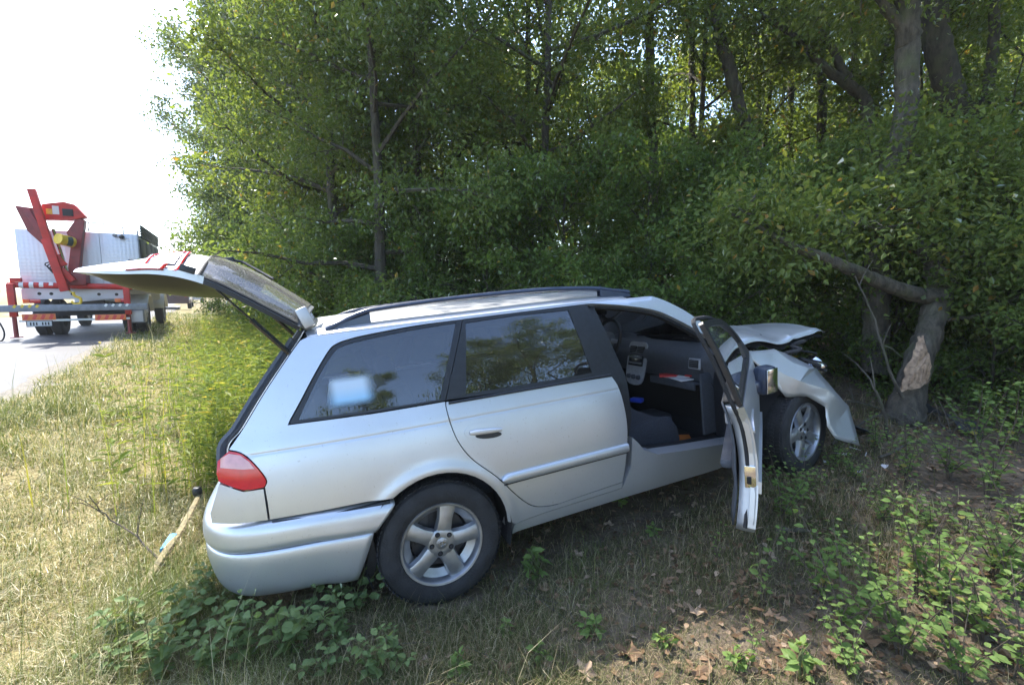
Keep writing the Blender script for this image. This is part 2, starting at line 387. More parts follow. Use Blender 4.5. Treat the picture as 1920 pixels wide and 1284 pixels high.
for side in (-1, 1):
    # rear quarter: rear edge, roof side, above the windows, C pillar, door cut, wheel arch, bumper line
    ol = crom([(-.845, .962), (-.78, 1.039), (-.68, 1.174), (-.559, 1.323), (-.505, 1.385)], 4) + [(-.47, 1.44), (-.1, 1.4375), (.5, 1.4375), (1.06, 1.4375), (1.075, 1.393), (.30, 1.397), (.29, 1.389), (.112, 1.006)]
    ol += DCUT[1:]; ol += [(.668, .325), (1.091, .34), (1.091, .30), (.58, .295), (.40, .285)]
    ol += [p for p in ARCH if p[1] > .28]; ol += [(-.205, .607), (-.317, .617), (-.524, .622), (-.729, .631), (-.727, .70)]
    ol += LAMP[::-1]
    q = panel('quarter_panel', ol, 'silver', car, side, holes=[WIN_Q], flange=.03, step=.035, fine=True)
    fr = panel('window_frame', WIN_Q, 'black_trim', q, side, holes=[GLS_Q], off=-.004, gap=.001, flange=.02)
    panel('window_glass', GLS_Q, 'tinted_glass' if side < 0 else 'tinted_glass', fr, side, off=-.009, gap=-.003, flange=0, step=.08)
    # rear door
    dl = [(.114, 1.002)] + DCUT[1:] + [(1.091, .34)] + crom([(1.091, .34), (1.126, .562), (1.136, .715), (1.12, .887), (1.089, .967)], 4)[1:] + [(.95, .972), (.5, .987)]
    d = panel('rear_door', dl, 'silver', car, side, flange=.03, step=.035, fine=True)
    fo = [(.112, 1.006), (.29, 1.389), (.6, 1.393), (.95, 1.391), (1.062, 1.386), (1.075, 1.2), (1.089, .969), (.95, .974), (.5, .989)]
    gl = [(.226, 1.022), (.304, 1.366), (.6, 1.371), (.925, 1.364), (.968, 1.008), (.6, 1.014)]
    fr = panel('window_frame', fo, 'black_trim', d, side, holes=[gl], off=-.003, gap=.002, flange=.02)
    panel('window_glass', gl, 'tinted_glass', fr, side, off=-.009, gap=-.003, flange=0, step=.08)
    mb = MB()
    mb.tube([SURF(x, .987 - .017 * (x - .5) - (.0 if x > .5 else 0), side, .004) for x in np.linspace(.125, 1.085, 14)], .0075, 6); mb.build('belt_strip', 'black_trim', d)
    # quarter light divider in the rear door
    mb = MB(); mb.tube([SURF(.245, 1.02, side, -.002), SURF(.2, 1.11, side, -.002), SURF(.168, 1.19, side, -.002)], .007, 6)
    panel('corner_cover', [(.12, 1.01), (.225, 1.018), (.165, 1.13)], 'black_trim', fr, side, off=.001, gap=0, flange=.004)
    # moulding
    ml = crom([(.336, .553), (.352, .575), (.39, .583), (.7, .581), (1.126, .576)], 3) + [(1.129, .520), (.7, .527), (.377, .531), (.345, .537)]
    mb = MB(); rows = []
    for x in np.concatenate([[.337, .342, .352, .372], np.linspace(.40, 1.124, 14)]):
        w = .027 * min(1, math.sqrt(max(0, (x - .335) / .035))); zc = .556 - .010 * (x - .336)
        rows.append([SURF(x, zc + w * a, side, b) for a, b in ((1, 0), (.98, .006), (.86, .014), (.5, .019), (0, .020), (-.5, .018), (-.86, .012), (-1, .004), (-1.02, -.004))])
    mb.grid(rows); mb.build('side_moulding', 'silver', d, angle=60)
    mb = MB(); mb.tube([SURF(x, .527 - .010 * (x - .336), side, .001) for x in np.linspace(.35, 1.122, 12)], .0045, 5); mb.build('moulding_shade_strip', 'black_trim', d)  # dark strip standing in for the shade line under the moulding
    # handle: dished plate, dark cup and pull
    ell = [(.283 + .108 * math.cos(a) * (1.0 if math.cos(a) < 0 else 1), .826 + (.045 if math.sin(a) > 0 else .045) * math.sin(a) - .045 * math.cos(a) * .25) for a in np.linspace(0, 2 * math.pi, 28)[:-1]]
    h = panel('door_handle', ell, 'silver', d, side, off=.004, gap=0, flange=.006)
    mb = MB(); mb.tube([SURF(x, .826 - .1 * (x - .283), side, .013) for x in (.20, .23, .28, .33, .37)], [.006, .009, .009, .008, .005], 8, flat=1.5); mb.build('handle_pull', 'silver', h)
    ell2 = [(.298 + .070 * math.cos(a), .803 + .017 * math.sin(a) - .008 * math.cos(a)) for a in np.linspace(0, 2 * math.pi, 20)[:-1]]
    panel('handle_cup', ell2, 'black_trim', h, side, off=.0065, gap=0, flange=.003)
    # b pillar cover between the doors, behind the frames
    panel('b_pillar', [(1.04, 1.39), (1.11, 1.392), (1.20, .95), (1.19, .70), (1.16, .60), (1.05, .60), (1.03, .97)], 'black_trim' if side < 0 else 'black_trim', car, side, off=-.03, gap=0, flange=.03)
    # sill with door-step
    sl = [(.395, .283), (.58, .293), (1.091, .298), (1.15, .42), (1.165, .60), (1.20, .563), (1.25, .500), (1.346, .452), (1.60, .42), (1.95, .385), (2.08, .37), (2.08, .225), (1.86, .207), (1.1, .222), (.5, .225), (.378, .225)]
    panel('sill', sl, 'silver', car, side, off=-.004, gap=.001, flange=.09, step=.04)
    mb = MB(); mb.grid([[(x, side * y, z + dz) for y, dz in ((.735, .0), (.70, .01), (.64, .012), (.60, -.05))] for x, z in ((1.20, .53), (1.26, .475), (1.346, .435), (1.6, .402), (2.0, .37))]); mb.build('sill_tread', 'black_trim', car)
    # a pillar and cant rail as one box-section piece
    apo = crom([(1.06, 1.4365), (1.30, 1.432), (1.538, 1.386), (1.732, 1.283), (1.881, 1.163), (2.13, .985)], 5)
    api = crom([(1.06, 1.393), (1.282, 1.358), (1.52, 1.301), (1.676, 1.219), (1.824, 1.119), (2.0, .98)], 5)
    panel('a_pillar', apo + api[::-1], 'silver', car, side, gap=0, flange=.055, step=.04)
    apd = [(x, z) for x, z in api] ; apd2 = [(x - .015, z - .022) for x, z in api]
    panel('door_seal', apd + apd2[::-1], 'rubber', car, side, off=-.03, gap=0, flange=.03)
    # tail light
    lamp = LAMP + crom([(-.728, .779), (-.81, .783), (-.90, .835)], 3)[1:] + [(-.905, .87), (-.895, .92)]
    tl = panel('tail_light', lamp, 'red_lens', car, side, off=.006, gap=.002, flange=.05, step=.03)
    ind = [(-.845, .945), (-.803, .931), (-.772, .898), (-.755, .866), (-.80, .872), (-.885, .892), (-.88, .93)]
    panel('indicator_lens', ind, 'pink_lens', tl, side, off=.0085, gap=0, flange=.004, step=.03)
    # lower corner below the light
    panel('corner_panel', [(-.733, .631), (-.731, .773), (-.81, .776), (-.90, .826), (-.955, .70), (-.955, .655), (-.85, .64)], 'silver', car, side, gap=.002, flange=.03, step=.03)
    # dark inner structure behind the skin
    panel('inner_shell', [(-.50, 1.38), (-.80, .90), (-.80, .60), (-.40, .55), (-.36, .25), (-.36, .66), (0, .70), (.40, .62), (.45, .25), (1.14, .25), (1.14, .95), (.6, .98), (.1, .98), (-.56, 1.0), (-.34, 1.34), (.25, 1.385), (.1, 1.0), (.14, 1.0), (.31, 1.385), (1.08, 1.385), (1.08, 1.41), (-.44, 1.41)], 'under', car, side, off=-.06, gap=0, flange=0, step=.08)
    # wheel housing
    mb = MB(); mb.grid([[(.372 * math.cos(a), side * y, .315 + .372 * math.sin(a)) for a in np.linspace(-.35, math.pi + .35, 22)] for y in (.845, .60)])
    mb.add([(0, side * .60, .315)] + [(.372 * math.cos(a), side * .60, .315 + .372 * math.sin(a)) for a in np.linspace(-.35, math.pi + .35, 22)], [(0, i, i + 1) for i in range(1, 22)])
    mb.build('wheel_housing', 'under', car)
    # rail on the roof
    pts = crom([(-.385, .578, 1.418), (-.30, .575, 1.450), (-.21, .570, 1.480), (-.10, .566, 1.492), (.3, .562, 1.503), (.8, .560, 1.499), (1.10, .562, 1.480), (1.24, .566, 1.462), (1.42, .57, 1.425)], 5)
    mb = MB(); k = len(pts)
    mb.tube([(p[0], side * p[1], p[2]) for p in pts], [.010 + (.010 if 6 < i < k - 7 else .010 + .004 * math.sin(i)) for i in range(k)], 10, flat=.75)
    rl = mb.build('roof_rail', 'rail_blue', car)
    for (a, b, c, e) in ((-.385, -.17, 1.416, 1.478), (1.20, 1.42, 1.42, 1.466)):
        mb = MB(); rows = []
        for t in np.linspace(0, 1, 9):
            x = a + (b - a) * t; tt = t if b < 1 else 1 - t; top = c + (e - c) * (tt ** .75); w = .024 - .006 * tt
            rows.append([(x, side * (.572 - w), 1.40), (x, side * (.572 - w * .8), top - .006), (x, side * .572, top), (x, side * (.572 + w * .8), top - .006), (x, side * (.572 + w), 1.40)])
        mb.grid(rows); mb.build('rail_foot', 'rail_blue', rl)

# roof skin
rows = []
for x in np.linspace(-.475, 1.36, 30):
    ss = np.linspace(1.43, 2.14, 14); xf_ = x if x < 1.2 else x
    r_ = [SURF(xf_, s, -1) for s in ss] + [SURF(xf_, s, 1) for s in ss[::-1][1:]]
    rows.append([(p.x + (.08 if x > 1.3 else -.035 if x < -.45 else 0) * (1 - (p.y / .6) ** 2), p.y, p.z + .0008) for p in r_])
mb = MB(); mb.grid(rows); roof = mb.build('roof', 'silver', car, solid=.004)
mb = MB(); mb.grid([[(p[0], p[1] * .96, p[2] - .035) for p in r_] for r_ in rows]); mb.build('headliner', 'mid_plastic', car)
# windscreen and its surround
ws = []
for t in np.linspace(0, 1, 10):
    x = 1.34 + (2.14 - 1.34) * t; z = 1.445 - (1.445 - .975) * t - .02 * math.sin(math.pi * t) * -1
    w = .58 + .10 * t
    ws.append([(x + .11 * (1 - u * u), u * w, z + .028 * (1 - u * u)) for u in np.linspace(-1, 1, 15)])
mb = MB(); mb.grid(ws); w_ = mb.build('windscreen', 'clear_glass', car)
mb = MB(); mb.tube([(p[0] + .01, p[1], p[2] - .01) for p in ws[-1]], .02, 6); mb.build('cowl', 'black_trim', car)
mb = MB(); mb.tube([(1.6, .02, 1.33), (1.585, 0, 1.335), (1.57, 0, 1.30)], .01, 6); mb.box((1.555, .0, 1.295), (.02, .22, .06), ch=.008); mb.build('interior_mirror', 'black_trim', w_)
mb = MB(); mb.tube([(2.16, .45, .995), (2.05, .15, 1.035), (2.06, -.25, 1.04)], .008, 6); mb.tube([(2.17, -.1, .995), (2.09, -.3, 1.025), (2.03, -.52, 1.02)], .008, 6); mb.build('windscreen_wiper', 'black_trim', w_)

# ---- tailgate, swung up
hinge = (-.455, 1.478)
OUT = crom([(-.455, 1.500), (-.56, 1.590), (-.69, 1.695), (-.80, 1.765), (-.90, 1.800), (-1.0, 1.806), (-1.13, 1.792), (-1.24, 1.785), (-1.325, 1.780)], 5)
INN = crom([(-.505, 1.430), (-.60, 1.500), (-.72, 1.590), (-.83, 1.668), (-.93, 1.714), (-1.03, 1.738), (-1.14, 1.748), (-1.24, 1.762), (-1.318, 1.777)], 5)
K = len(OUT)
gw = [(.59 + .05 * math.sin(math.pi * min(1, i / (K - 1) * 1.1)) - (.06 * max(0, (i / (K - 1) - .8) / .2) ** 2)) for i in range(K)]
def gate_pt(i, u, k=0.):
    """u in -1..1 across the gate; k=0 outer skin, 1 inner"""
    a, b = OUT[i], INN[i]; x0, x1 = OUT[max(i - 1, 0)], OUT[min(i + 1, K - 1)]
    t = Vector((x1[0] - x0[0], x1[1] - x0[1])).normalized(); n = Vector((t.y, -t.x))
    if n.y < 0: n = -n
    bul = (.050 if k == 0 else .012) * (1 - abs(u) ** 2.6) * (1 if i < K - 1 else 1)
    ext = .055 * (1 - u * u) * max(0, (i / (K - 1) - .75) / .25)
    w_ = max(0, (abs(u) - .72) / .28); k = k if k > .5 else max(k, .80 * w_ * w_ * (3 - 2 * w_))
    p = Vector(a) * (1 - k) + Vector(b) * k
    return Vector((p.x + n.x * bul - ext, u * gw[i], p.y + n.y * bul))
US = [-1, -.985, -.95, -.9, -.85, -.8, -.72, -.65, -.5, -.35, -.2, 0, .2, .35, .5, .65, .72, .8, .85, .9, .95, .985, 1]
iG = 16   # glass ends here
gate = MB()
rows = [[gate_pt(i, u) for u in US] for i in range(iG, K)]
gate.grid(rows)
rows = [[gate_pt(i, u, 1.) for u in US] for i in range(iG, K)]; gate.grid(rows)
for u in (-1, 1): gate.grid([[gate_pt(i, u, k) for k in (0, .33, .66, 1)] for i in range(iG, K)])
gate.grid([[gate_pt(K - 1, u, k) for u in US] for k in (0, 1)])
for u0, u1 in ((-1, -.93), (.93, 1)):       # frame posts beside the glass
    gate.grid([[gate_pt(i, u, 0) for u in np.linspace(u0, u1, 4)] for i in range(0, iG + 1)])
    gate.grid([[gate_pt(i, u, 1) for u in np.linspace(u0, u1, 4)] for i in range(0, iG + 1)])
gate.grid([[gate_pt(i, u, 0) for u in US] for i in range(0, 3)]); gate.grid([[gate_pt(i, u, 1) for u in US] for i in range(0, 3)])
tailgate = gate.build('tailgate', 'silver', car, angle=40)
for u in (-1, 1):
    g = MB(); g.grid([[gate_pt(i, u, k) for k in (0, .9, 1)] for i in range(0, iG + 1)]); g.build('gate_frame_edge', 'black_trim', tailgate)
g = MB(); g.grid([[gate_pt(i, u, 0) + Vector((.0, 0, .006)) for u in US[1:-1]] for i in range(1, iG + 2)]); g.build('rear_window', 'dirty_glass', tailgate)
g = MB()
for u in (-.985, .985): g.tube([gate_pt(i, u, 0) + Vector((0, 0, .004)) for i in range(1, iG + 2)], .007, 6)
g.tube([gate_pt(iG + 1, u, 0) + Vector((0, 0, .004)) for u in np.linspace(-.985, .985, 15)], .008, 6); g.build('window_seal', 'rubber', tailgate)
# inner trim (dark liner hanging below the gate)
g = MB(); rows = []
for i in range(iG - 3, K - 3):
    t = (i - iG + 3) / (K - 3 - iG + 2); dep = .085 * math.sin(math.pi * min(1, max(0, t * 1.02))) ** .6
    rows.append([gate_pt(i, u, 1) - Vector((0, 0, dep * (1 - abs(u / .93) ** 6))) for u in np.linspace(-.93, .93, 17)])
g.grid(rows); g.build('inner_trim', 'black_trim', tailgate)
g = MB(); g.box(gate_pt(iG + 3, -.99, .55) + Vector((0, -.004, 0)), (.06, .012, .03), ch=.005, rot=('Y', R(25))); g.build('rubber_stop', 'black_trim', tailgate)
# gate lights: red strip on the edge plus red hoop with a clear reversing lens
for sg in (-1, 1):
    i0, i1 = iG + 6, K - 10
    g = MB(); up = Vector((0, 0, .010))
    g.grid([[gate_pt(i, sg * u, k) + Vector((0, sg * .008, .006 if k == 0 else 0)) for u, k in ((.90, 0), (.93, 0), (.96, 0), (.98, 0), (1., 0))] for i in range(i0 + 1, i1 - 1)])
    lt = g.build('gate_light', 'dark_red_lens', tailgate, solid=.006)
    g = MB()
    for i in (iG + 5, iG + 11): g.tube([gate_pt(i, sg * u, 0) + Vector((0, 0, .008)) for u in np.linspace(1, .70, 8)], .008, 6, flat=.6)
    g.tube([gate_pt(i, sg * .70, 0) + Vector((0, 0, .008)) for i in range(iG + 5, iG + 12)], .008, 6, flat=.6); g.build('light_hoop', 'red_lens', lt)
    g = MB(); g.grid([[gate_pt(i, sg * u, 0) + Vector((0, 0, .009)) for u in np.linspace(.90, .72, 7)] for i in range(iG + 6, iG + 11)]); g.build('reversing_lens', 'clear_lens', lt)
g = MB(); g.tube([gate_pt(iG + 1, 0, 0) + Vector((0, 0, .02)), gate_pt(iG - 2, -.02, 0) + Vector((0, 0, .03)), gate_pt(iG - 8, -.25, 0) + Vector((0, 0, .02))], .008, 6)
g.box(gate_pt(iG + 1, 0, 0) + Vector((0, 0, .015)), (.05, .04, .03), ch=.006); g.build('rear_wiper', 'black_trim', tailgate)
g = MB(); g.box(gate_pt(K - 9, -.3, 0) + Vector((0, 0, .006)), (.018, .2, .01), ch=.003); g.build('badge_strip', 'mid_plastic', tailgate)
for sg in (-1, 1):
    g = MB(); a = Vector((-.555, sg * .62, 1.325)); b = gate_pt(14, sg * .97, 1); m = a.lerp(b, .52)
    g.tube([a, m], .0125, 8); g.tube([m, b], .005, 8); g.tube([m, m.lerp(b, .04)], .014, 8); g.build('gate_strut', 'black_gloss', car)
    g = MB(); g.box((-.468, sg * .56, 1.488), (.055, .10, .10), ch=.012, rot=('Y', R(-20))); g.build('gate_hinge_cover', 'silver_inner', car)
# rear opening frame: black seal, D pillar returns, load floor edge
for sg in (-1, 1):
    e = crom([(-.845, .80), (-.845, .962), (-.78, 1.039), (-.68, 1.174), (-.559, 1.323), (-.505, 1.388), (-.475, 1.43)], 5)
    mb = MB(); mb.grid([[Vector((x - .002, SURF(max(x, -.95), min(z, 1.39), sg).y - sg * d_ + sg * .0, z - .004 * d_ / .03)) + Vector((-e_, 0, -e_ * .4)) for d_, e_ in ((0, 0), (.006, .004), (.03, .012), (.05, .010), (.09, -.03), (.10, -.09))] for x, z in e])
    mb.build('d_pillar_return', 'silver', car)
    mb = MB(); mb.tube([Vector((x - .006, SURF(max(x, -.95), min(z, 1.39), sg).y - sg * .065, z)) for x, z in e], .013, 6); mb.build('opening_seal', 'rubber', car)
    mb = MB(); mb.tube([Vector((x - .045, SURF(max(x, -.95), min(z, 1.39), sg).y - sg * .105, z - .02)) for x, z in e[:-3]], .022, 6); mb.build('pillar_trim', 'grey_plastic', car)
# rear bumper: section swept round the tail
def bumper_path():
    P = [(-.20, .822), (-.32, .822), (-.50, .815), (-.66, .800), (-.78, .775), (-.88, .730), (-.955, .650), (-1.005, .54), (-1.03, .38), (-1.04, .2), (-1.043, 0)]
    return crom(P, 5)
bp_ = bumper_path(); full = [(x, -y) for x, y in bp_] + [(x, y) for x, y in bp_[::-1][1:]]
def sweep_section(sec, path, tilt=lambda x, z: z, sh=0.):
    rows = []
    n = len(path)
    for i, (x, y) in enumerate(path):
        a, b = path[max(i - 1, 0)], path[min(i + 1, n - 1)]; t = Vector((b[0] - a[0], b[1] - a[1])).normalized(); nn = Vector((-t.y, t.x))
        if nn.dot(Vector((x + .35, y))) < 0: nn = -nn
        rows.append([(x + nn.x * o - max(0, min(1, (x + .55) / .22)) * max(0, .61 - z) * sh, y + nn.y * o, tilt(x, z)) for o, z in sec])
    return rows
up_sec = crom([(-.05, .628), (-.012, .626), (.012, .615), (.026, .590), (.030, .555), (.030, .525), (.022, .506)], 3)
lo_sec = crom([(.016, .500), (.026, .494), (.030, .47), (.028, .43), (.018, .36), (.004, .31), (-.02, .278), (-.06, .268)], 3)
def tl_(x, z):   # the bumper sits slightly lower towards the wheel arch
    return z - .040 * max(0, min(1, (x + .95) / .75)) ** 2.2
pu = [p for p in full if p[0] < -.19]; pl_ = [p for p in full if p[0] < -.24]
mb = MB(); mb.grid(sweep_section(up_sec, pu, tl_, 1.0)); bumper = mb.build('rear_bumper', 'silver', car, solid=.004, angle=50)
mb = MB(); mb.grid(sweep_section(lo_sec, pl_, tl_, .45)); mb.build('bumper_lower', 'silver', bumper, solid=.004, angle=50)
mb = MB(); mb.grid(sweep_section([(-.004, .60), (.008, .503), (-.01, .40)], pu[4:-4], tl_, 1.)); mb.build('bumper_gap', 'under', bumper)
mb = MB(); mb.tube([(-.72, -.80, .622), (-.50, -.825, .600), (-.34, -.828, .592), (-.22, -.826, .588)], [.003, .005, .009, .014], 8, flat=.8); mb.build('bumper_clip_gap', 'black_trim', bumper)
panel('mud_flap', [(-.318, .43), (-.345, .36), (-.385, .20), (-.345, .19), (-.312, .30)], 'rubber', car, -1, off=-.012, gap=0, flange=.12, step=.04)
mb = MB(); mb.box((.375, -.75, .235), (.03, .10, .09), ch=.01, rot=('Y', R(20))); mb.build('arch_bracket', 'dark_metal', car)
# ---- wheels
def make_wheel(name):
    w = empty(name)   # axis along local y, outer face towards -y
    T = Matrix.Rotation(R(90), 4, 'X')   # lathe z -> -y
    mb = MB(); mb.lathe([(.207, -.095), (.225, -.105), (.270, -.102), (.296, -.092), (.308, -.075), (.312, -.03), (.312, .03), (.309, .068), (.300, .086), (.280, .098), (.250, .102), (.225, .098), (.207, .088), (.20, .07), (.20, -.07)], 56, T, closed=True)
    ty = mb.build('tyre', 'tyre', w, angle=28)
    mb = MB()
    for j in range(72):
        a = 2 * math.pi * j / 72
        for y, sk in ((-.062, .05), (-.02, -.04), (.02, .05), (.062, -.04)):
            mb.box((0, 0, 0), (.018, .030, .006), Matrix.Rotation(a, 4, 'Y') @ Matrix.Translation((0, y, .3125)) @ Matrix.Rotation(sk * 8, 4, 'Z'))
    mb.build('tread_block', 'tyre', ty, smooth=False)['kind'] = 'stuff'
    mb = MB(); mb.lathe([(.150, .030), (.188, .050), (.192, .086), (.197, .094), (.207, .096), (.210, .088), (.204, .070), (.190, -.08), (.150, -.08)], 48, T)
    rim = mb.build('rim', 'alloy', w, angle=30)
    # five tapered spokes + hub in one casting
    mb = MB()
    for j in range(5):
        A = Matrix.Rotation(2 * math.pi * j / 5 + .18, 4, 'Y')
        sec = []
        for r_, hw, y in ((.035, .036, -.074), (.075, .036, -.080), (.12, .033, -.082), (.165, .037, -.080), (.196, .043, -.075)):
            sec.append([(-hw - .008, y + .028, r_), (-hw, y + .004, r_), (-hw + .008, y, r_), (0, y - .002, r_), (hw - .008, y, r_), (hw, y + .004, r_), (hw + .008, y + .028, r_)])
        mb.grid(sec, A)
    mb.lathe([(0, .078), (.040, .079), (.066, .080), (.074, .074), (.078, .05)], 30, T); mb.build('spoke', 'alloy', rim, angle=40)
    for j in range(5):
        a = 2 * math.pi * (j + .5) / 5 + .18
        c = Vector((.052 * math.sin(a), 0, .052 * math.cos(a)))
        mb = MB(); mb.lathe([(.0135, .0795), (.0125, .0815), (.0105, .0818)], 12, Matrix.Translation(c) @ T); mb.lathe([(0, .0808), (.0115, .0808)], 12, Matrix.Translation(c) @ T); mb.build('nut_recess', 'under', rim)
        mb = MB(); mb.lathe([(0, .089), (.0065, .088), (.0075, .080)], 8, Matrix.Translation(c) @ T); mb.build('wheel_nut', 'dark_metal', rim)
    mb = MB(); mb.lathe([(0, .085), (.022, .084), (.029, .081), (.030, .078)], 20, T); cap = mb.build('hub_cap', 'alloy', w)
    mb = MB()
    for rx, rz in ((.019, .012), (.007, .012), (.013, .006)):
        mb.tube([(rx * math.cos(t), -.0862, rz * math.sin(t) + (.005 if rx == .013 else 0)) for t in np.linspace(0, 2 * math.pi, 17)], .0014, 5)
    mb.build('cap_emblem', 'chrome', cap)
    mb = MB(); mb.lathe([(.0, .01), (.14, .01), (.14, -.005)], 32, T); mb.lathe([(.03, .04), (.07, .04), (.07, .0)], 20, T); mb.build('brake_disc', 'dark_metal', w)
    mb = MB(); mb.box((-.09, .01, .06), (.07, .06, .15), ch=.01); mb.build('brake_caliper', 'dark_metal', w)
    return w
wh = make_wheel('wheel'); wh.parent = car; wh.location = (0, -.745, .305); wh.rotation_euler = (0, R(6), 0)
for (x, y, rz, ry) in ((0, .745, 180, 20), (2.655, -.735, 9, 40), (2.63, .735, 189, 10)):
    c = copy_tree(wh, car); c.location = (x, y, .298); c.rotation_euler = (0, R(ry), R(rz))
# ---- crumpled right wing: faceted folded sheet
fv = {'a': (2.13, -.775, .965), 'b': (2.309, -.755, .931), 'c': (2.52, -.72, .912), 'd': (2.718, -.70, .835), 'e': (2.926, -.74, .71), 'f': (2.572, -.865, .691), 'g': (2.477, -.83, .589), 'h': (2.29, -.80, .82),
      'i': (2.933, -.875, .548), 'j': (3.19, -.80, .382), 'k': (3.112, -.92, .122), 'l': (2.836, -.925, .236), 'm': (2.785, -.905, .336), 'n': (2.798, -.885, .469), 'o': (2.640, -.865, .572), 'p': (2.13, -.80, .62), 'q': (2.36, -.82, .50), 'r': (2.25, -.81, .33), 's': (2.10, -.79, .30),
      't': (2.75, -.815, .745), 'u': (2.40, -.80, .80), 'v': (2.98, -.86, .33), 'w': (2.55, -.60, .955), 'x': (2.80, -.62, .86), 'y': (3.05, -.66, .70), 'z': (2.63, -.78, .80)}
ff = ['abh', 'bcu', 'bhu', 'cdz', 'cuz', 'zdt', 'dte', 'etf', 'tzf', 'zuf', 'ugf', 'uhg', 'eif', 'fio', 'foq', 'oin', 'ijv', 'vin', 'vmn', 'vlm', 'jkv', 'kvl', 'ahp', 'hgq', 'hqp', 'pqr', 'prs', 'cwx', 'cdx', 'dxy', 'dye', 'gfo', 'gqo']
ff = [t for t in ff if t not in ('foq', 'hgq', 'gqo', 'ahp', 'hqp', 'pqr', 'prs', 'cwx', 'cdx', 'dxy', 'dye')]
keys = list(fv); bm = bmesh.new(); bvs = [bm.verts.new(fv[k_]) for k_ in keys]
for t in ff:
    try: bm.faces.new([bvs[keys.index(c_)] for c_ in t])
    except ValueError: pass
bmesh.ops.recalc_face_normals(bm, faces=bm.faces)
bmesh.ops.subdivide_edges(bm, edges=list(bm.edges), cuts=3, use_grid_fill=True)
rs = random.Random(5)
bmesh.ops.smooth_vert(bm, verts=[v for v in bm.verts if not v.is_boundary], factor=.10, use_axis_x=True, use_axis_y=True, use_axis_z=True)
for v in bm.verts: v.co += Vector((rs.uniform(-1, 1), rs.uniform(-1, 1), rs.uniform(-1, 1))) * .0022
for f in bm.faces: f.smooth = True
for e in bm.edges:
    if len(e.link_faces) == 2 and e.calc_face_angle(0) > R(14): e.smooth = False
me = bpy.data.meshes.new('front_wing'); bm.to_mesh(me); bm.free(); o = link('front_wing', me, 'silver', car); md = o.modifiers.new('s', 'SOLIDIFY'); md.thickness = .003
# ---- bonnet, buckled up
rows = []; rs = random.Random(8)
for i, x in enumerate(np.linspace(2.22, 3.14, 22)):
    r_ = []
    for y in np.linspace(-.67, .68, 34):
        u = (y + .67) / 1.35; t = (x - 2.22) / .92
        z = .965 - .035 * t + .115 * math.sin(math.pi * min(1, u * 1.25)) ** .8 * (1 - .55 * t) - .05 * u * t
        z += .022 * math.sin(9 * t + 3 * u) * math.sin(5 * u + 1) + .016 * abs(math.sin(7 * t - 6 * u)) + .03 * math.exp(-((t - .93) / .07) ** 2) * (1 - .5 * u)
        z += .012 * math.exp(-((t - .62 + .2 * u) / .03) ** 2) - .03 * math.exp(-((t - .80) / .05) ** 2) * u
        r_.append((x - .10 * u * t + .03 * math.sin(5 * u) * t, y, z - (.012 if y < -.66 else 0)))
    rows.append(r_)
mb = MB(); mb.grid(rows); hood = mb.build('bonnet', 'silver', car, solid=.006, angle=22)
mb = MB(); mb.grid([[(p[0], p[1] * .97, p[2] - .03 - .01 * (i % 3)) for p in r_] for i, r_ in enumerate(rows)]); mb.build('bonnet_underside', 'under', hood)
# dark crushed engine bay
rs = random.Random(3); mb = MB()
for i in range(46):
    c = (rs.uniform(2.25, 3.12), rs.uniform(-.62, .62), rs.uniform(.45, .86)); s_ = rs.uniform(.06, .22)
    mb.box(c, (s_, s_ * rs.uniform(.5, 1.6), s_ * rs.uniform(.4, 1)), ch=.012, rot=('XYZ'[i % 3], rs.uniform(-.6, .6)))
mb.box((2.65, 0, .55), (.7, 1.1, .36), ch=.04); bay = mb.build('engine', 'dark_metal', car)
for i in range(16):
    mb = MB(); p = Vector((rs.uniform(2.4, 3.0), rs.uniform(-.68, -.1), rs.uniform(.72, .9))); pts = [p]
    for j in range(5): p = p + Vector((rs.uniform(-.1, .14), rs.uniform(-.12, .12), rs.uniform(-.08, .05))); pts.append(p)
    mb.tube(crom(pts, 4), rs.uniform(.006, .018), 6); mb.build('hose', 'rubber', bay)
mb = MB()
for i in range(40):
    c = (2.95 + rs.uniform(-.12, .10), rs.uniform(-.66, .66), rs.uniform(.30, .62)); k = rs.uniform(.03, .075)
    n_ = [Vector((rs.gauss(0, k), rs.gauss(0, k), rs.gauss(0, k * .7))) for _ in range(5)]
    mb.add([Vector(c) + q for q in n_], [(0, 1, 2), (0, 2, 3), (0, 3, 4), (1, 2, 4)])
mb.build('front_crossmember', 'black_trim', car, solid=.004)
mb = MB(); mb.lathe([(0, .0), (.06, .02), (.085, .06), (.09, .10)], 18, Matrix.Translation((2.98, -.62, .66)) @ Matrix.Rotation(R(70), 4, 'Y')); mb.build('headlamp', 'chrome', car)
mb = MB(); mb.grid([[(2.655 + .36 * math.cos(a), y, .31 + .34 * math.sin(a)) for a in np.linspace(.1, math.pi + .3, 20)] for y in (-.78, -.45)]); mb.build('wing_liner', 'under', car)
mb = MB(); mb.box((2.16, -.60, .55), (.03, .36, .60), ch=.008); mb.build('firewall_side', 'under', car)
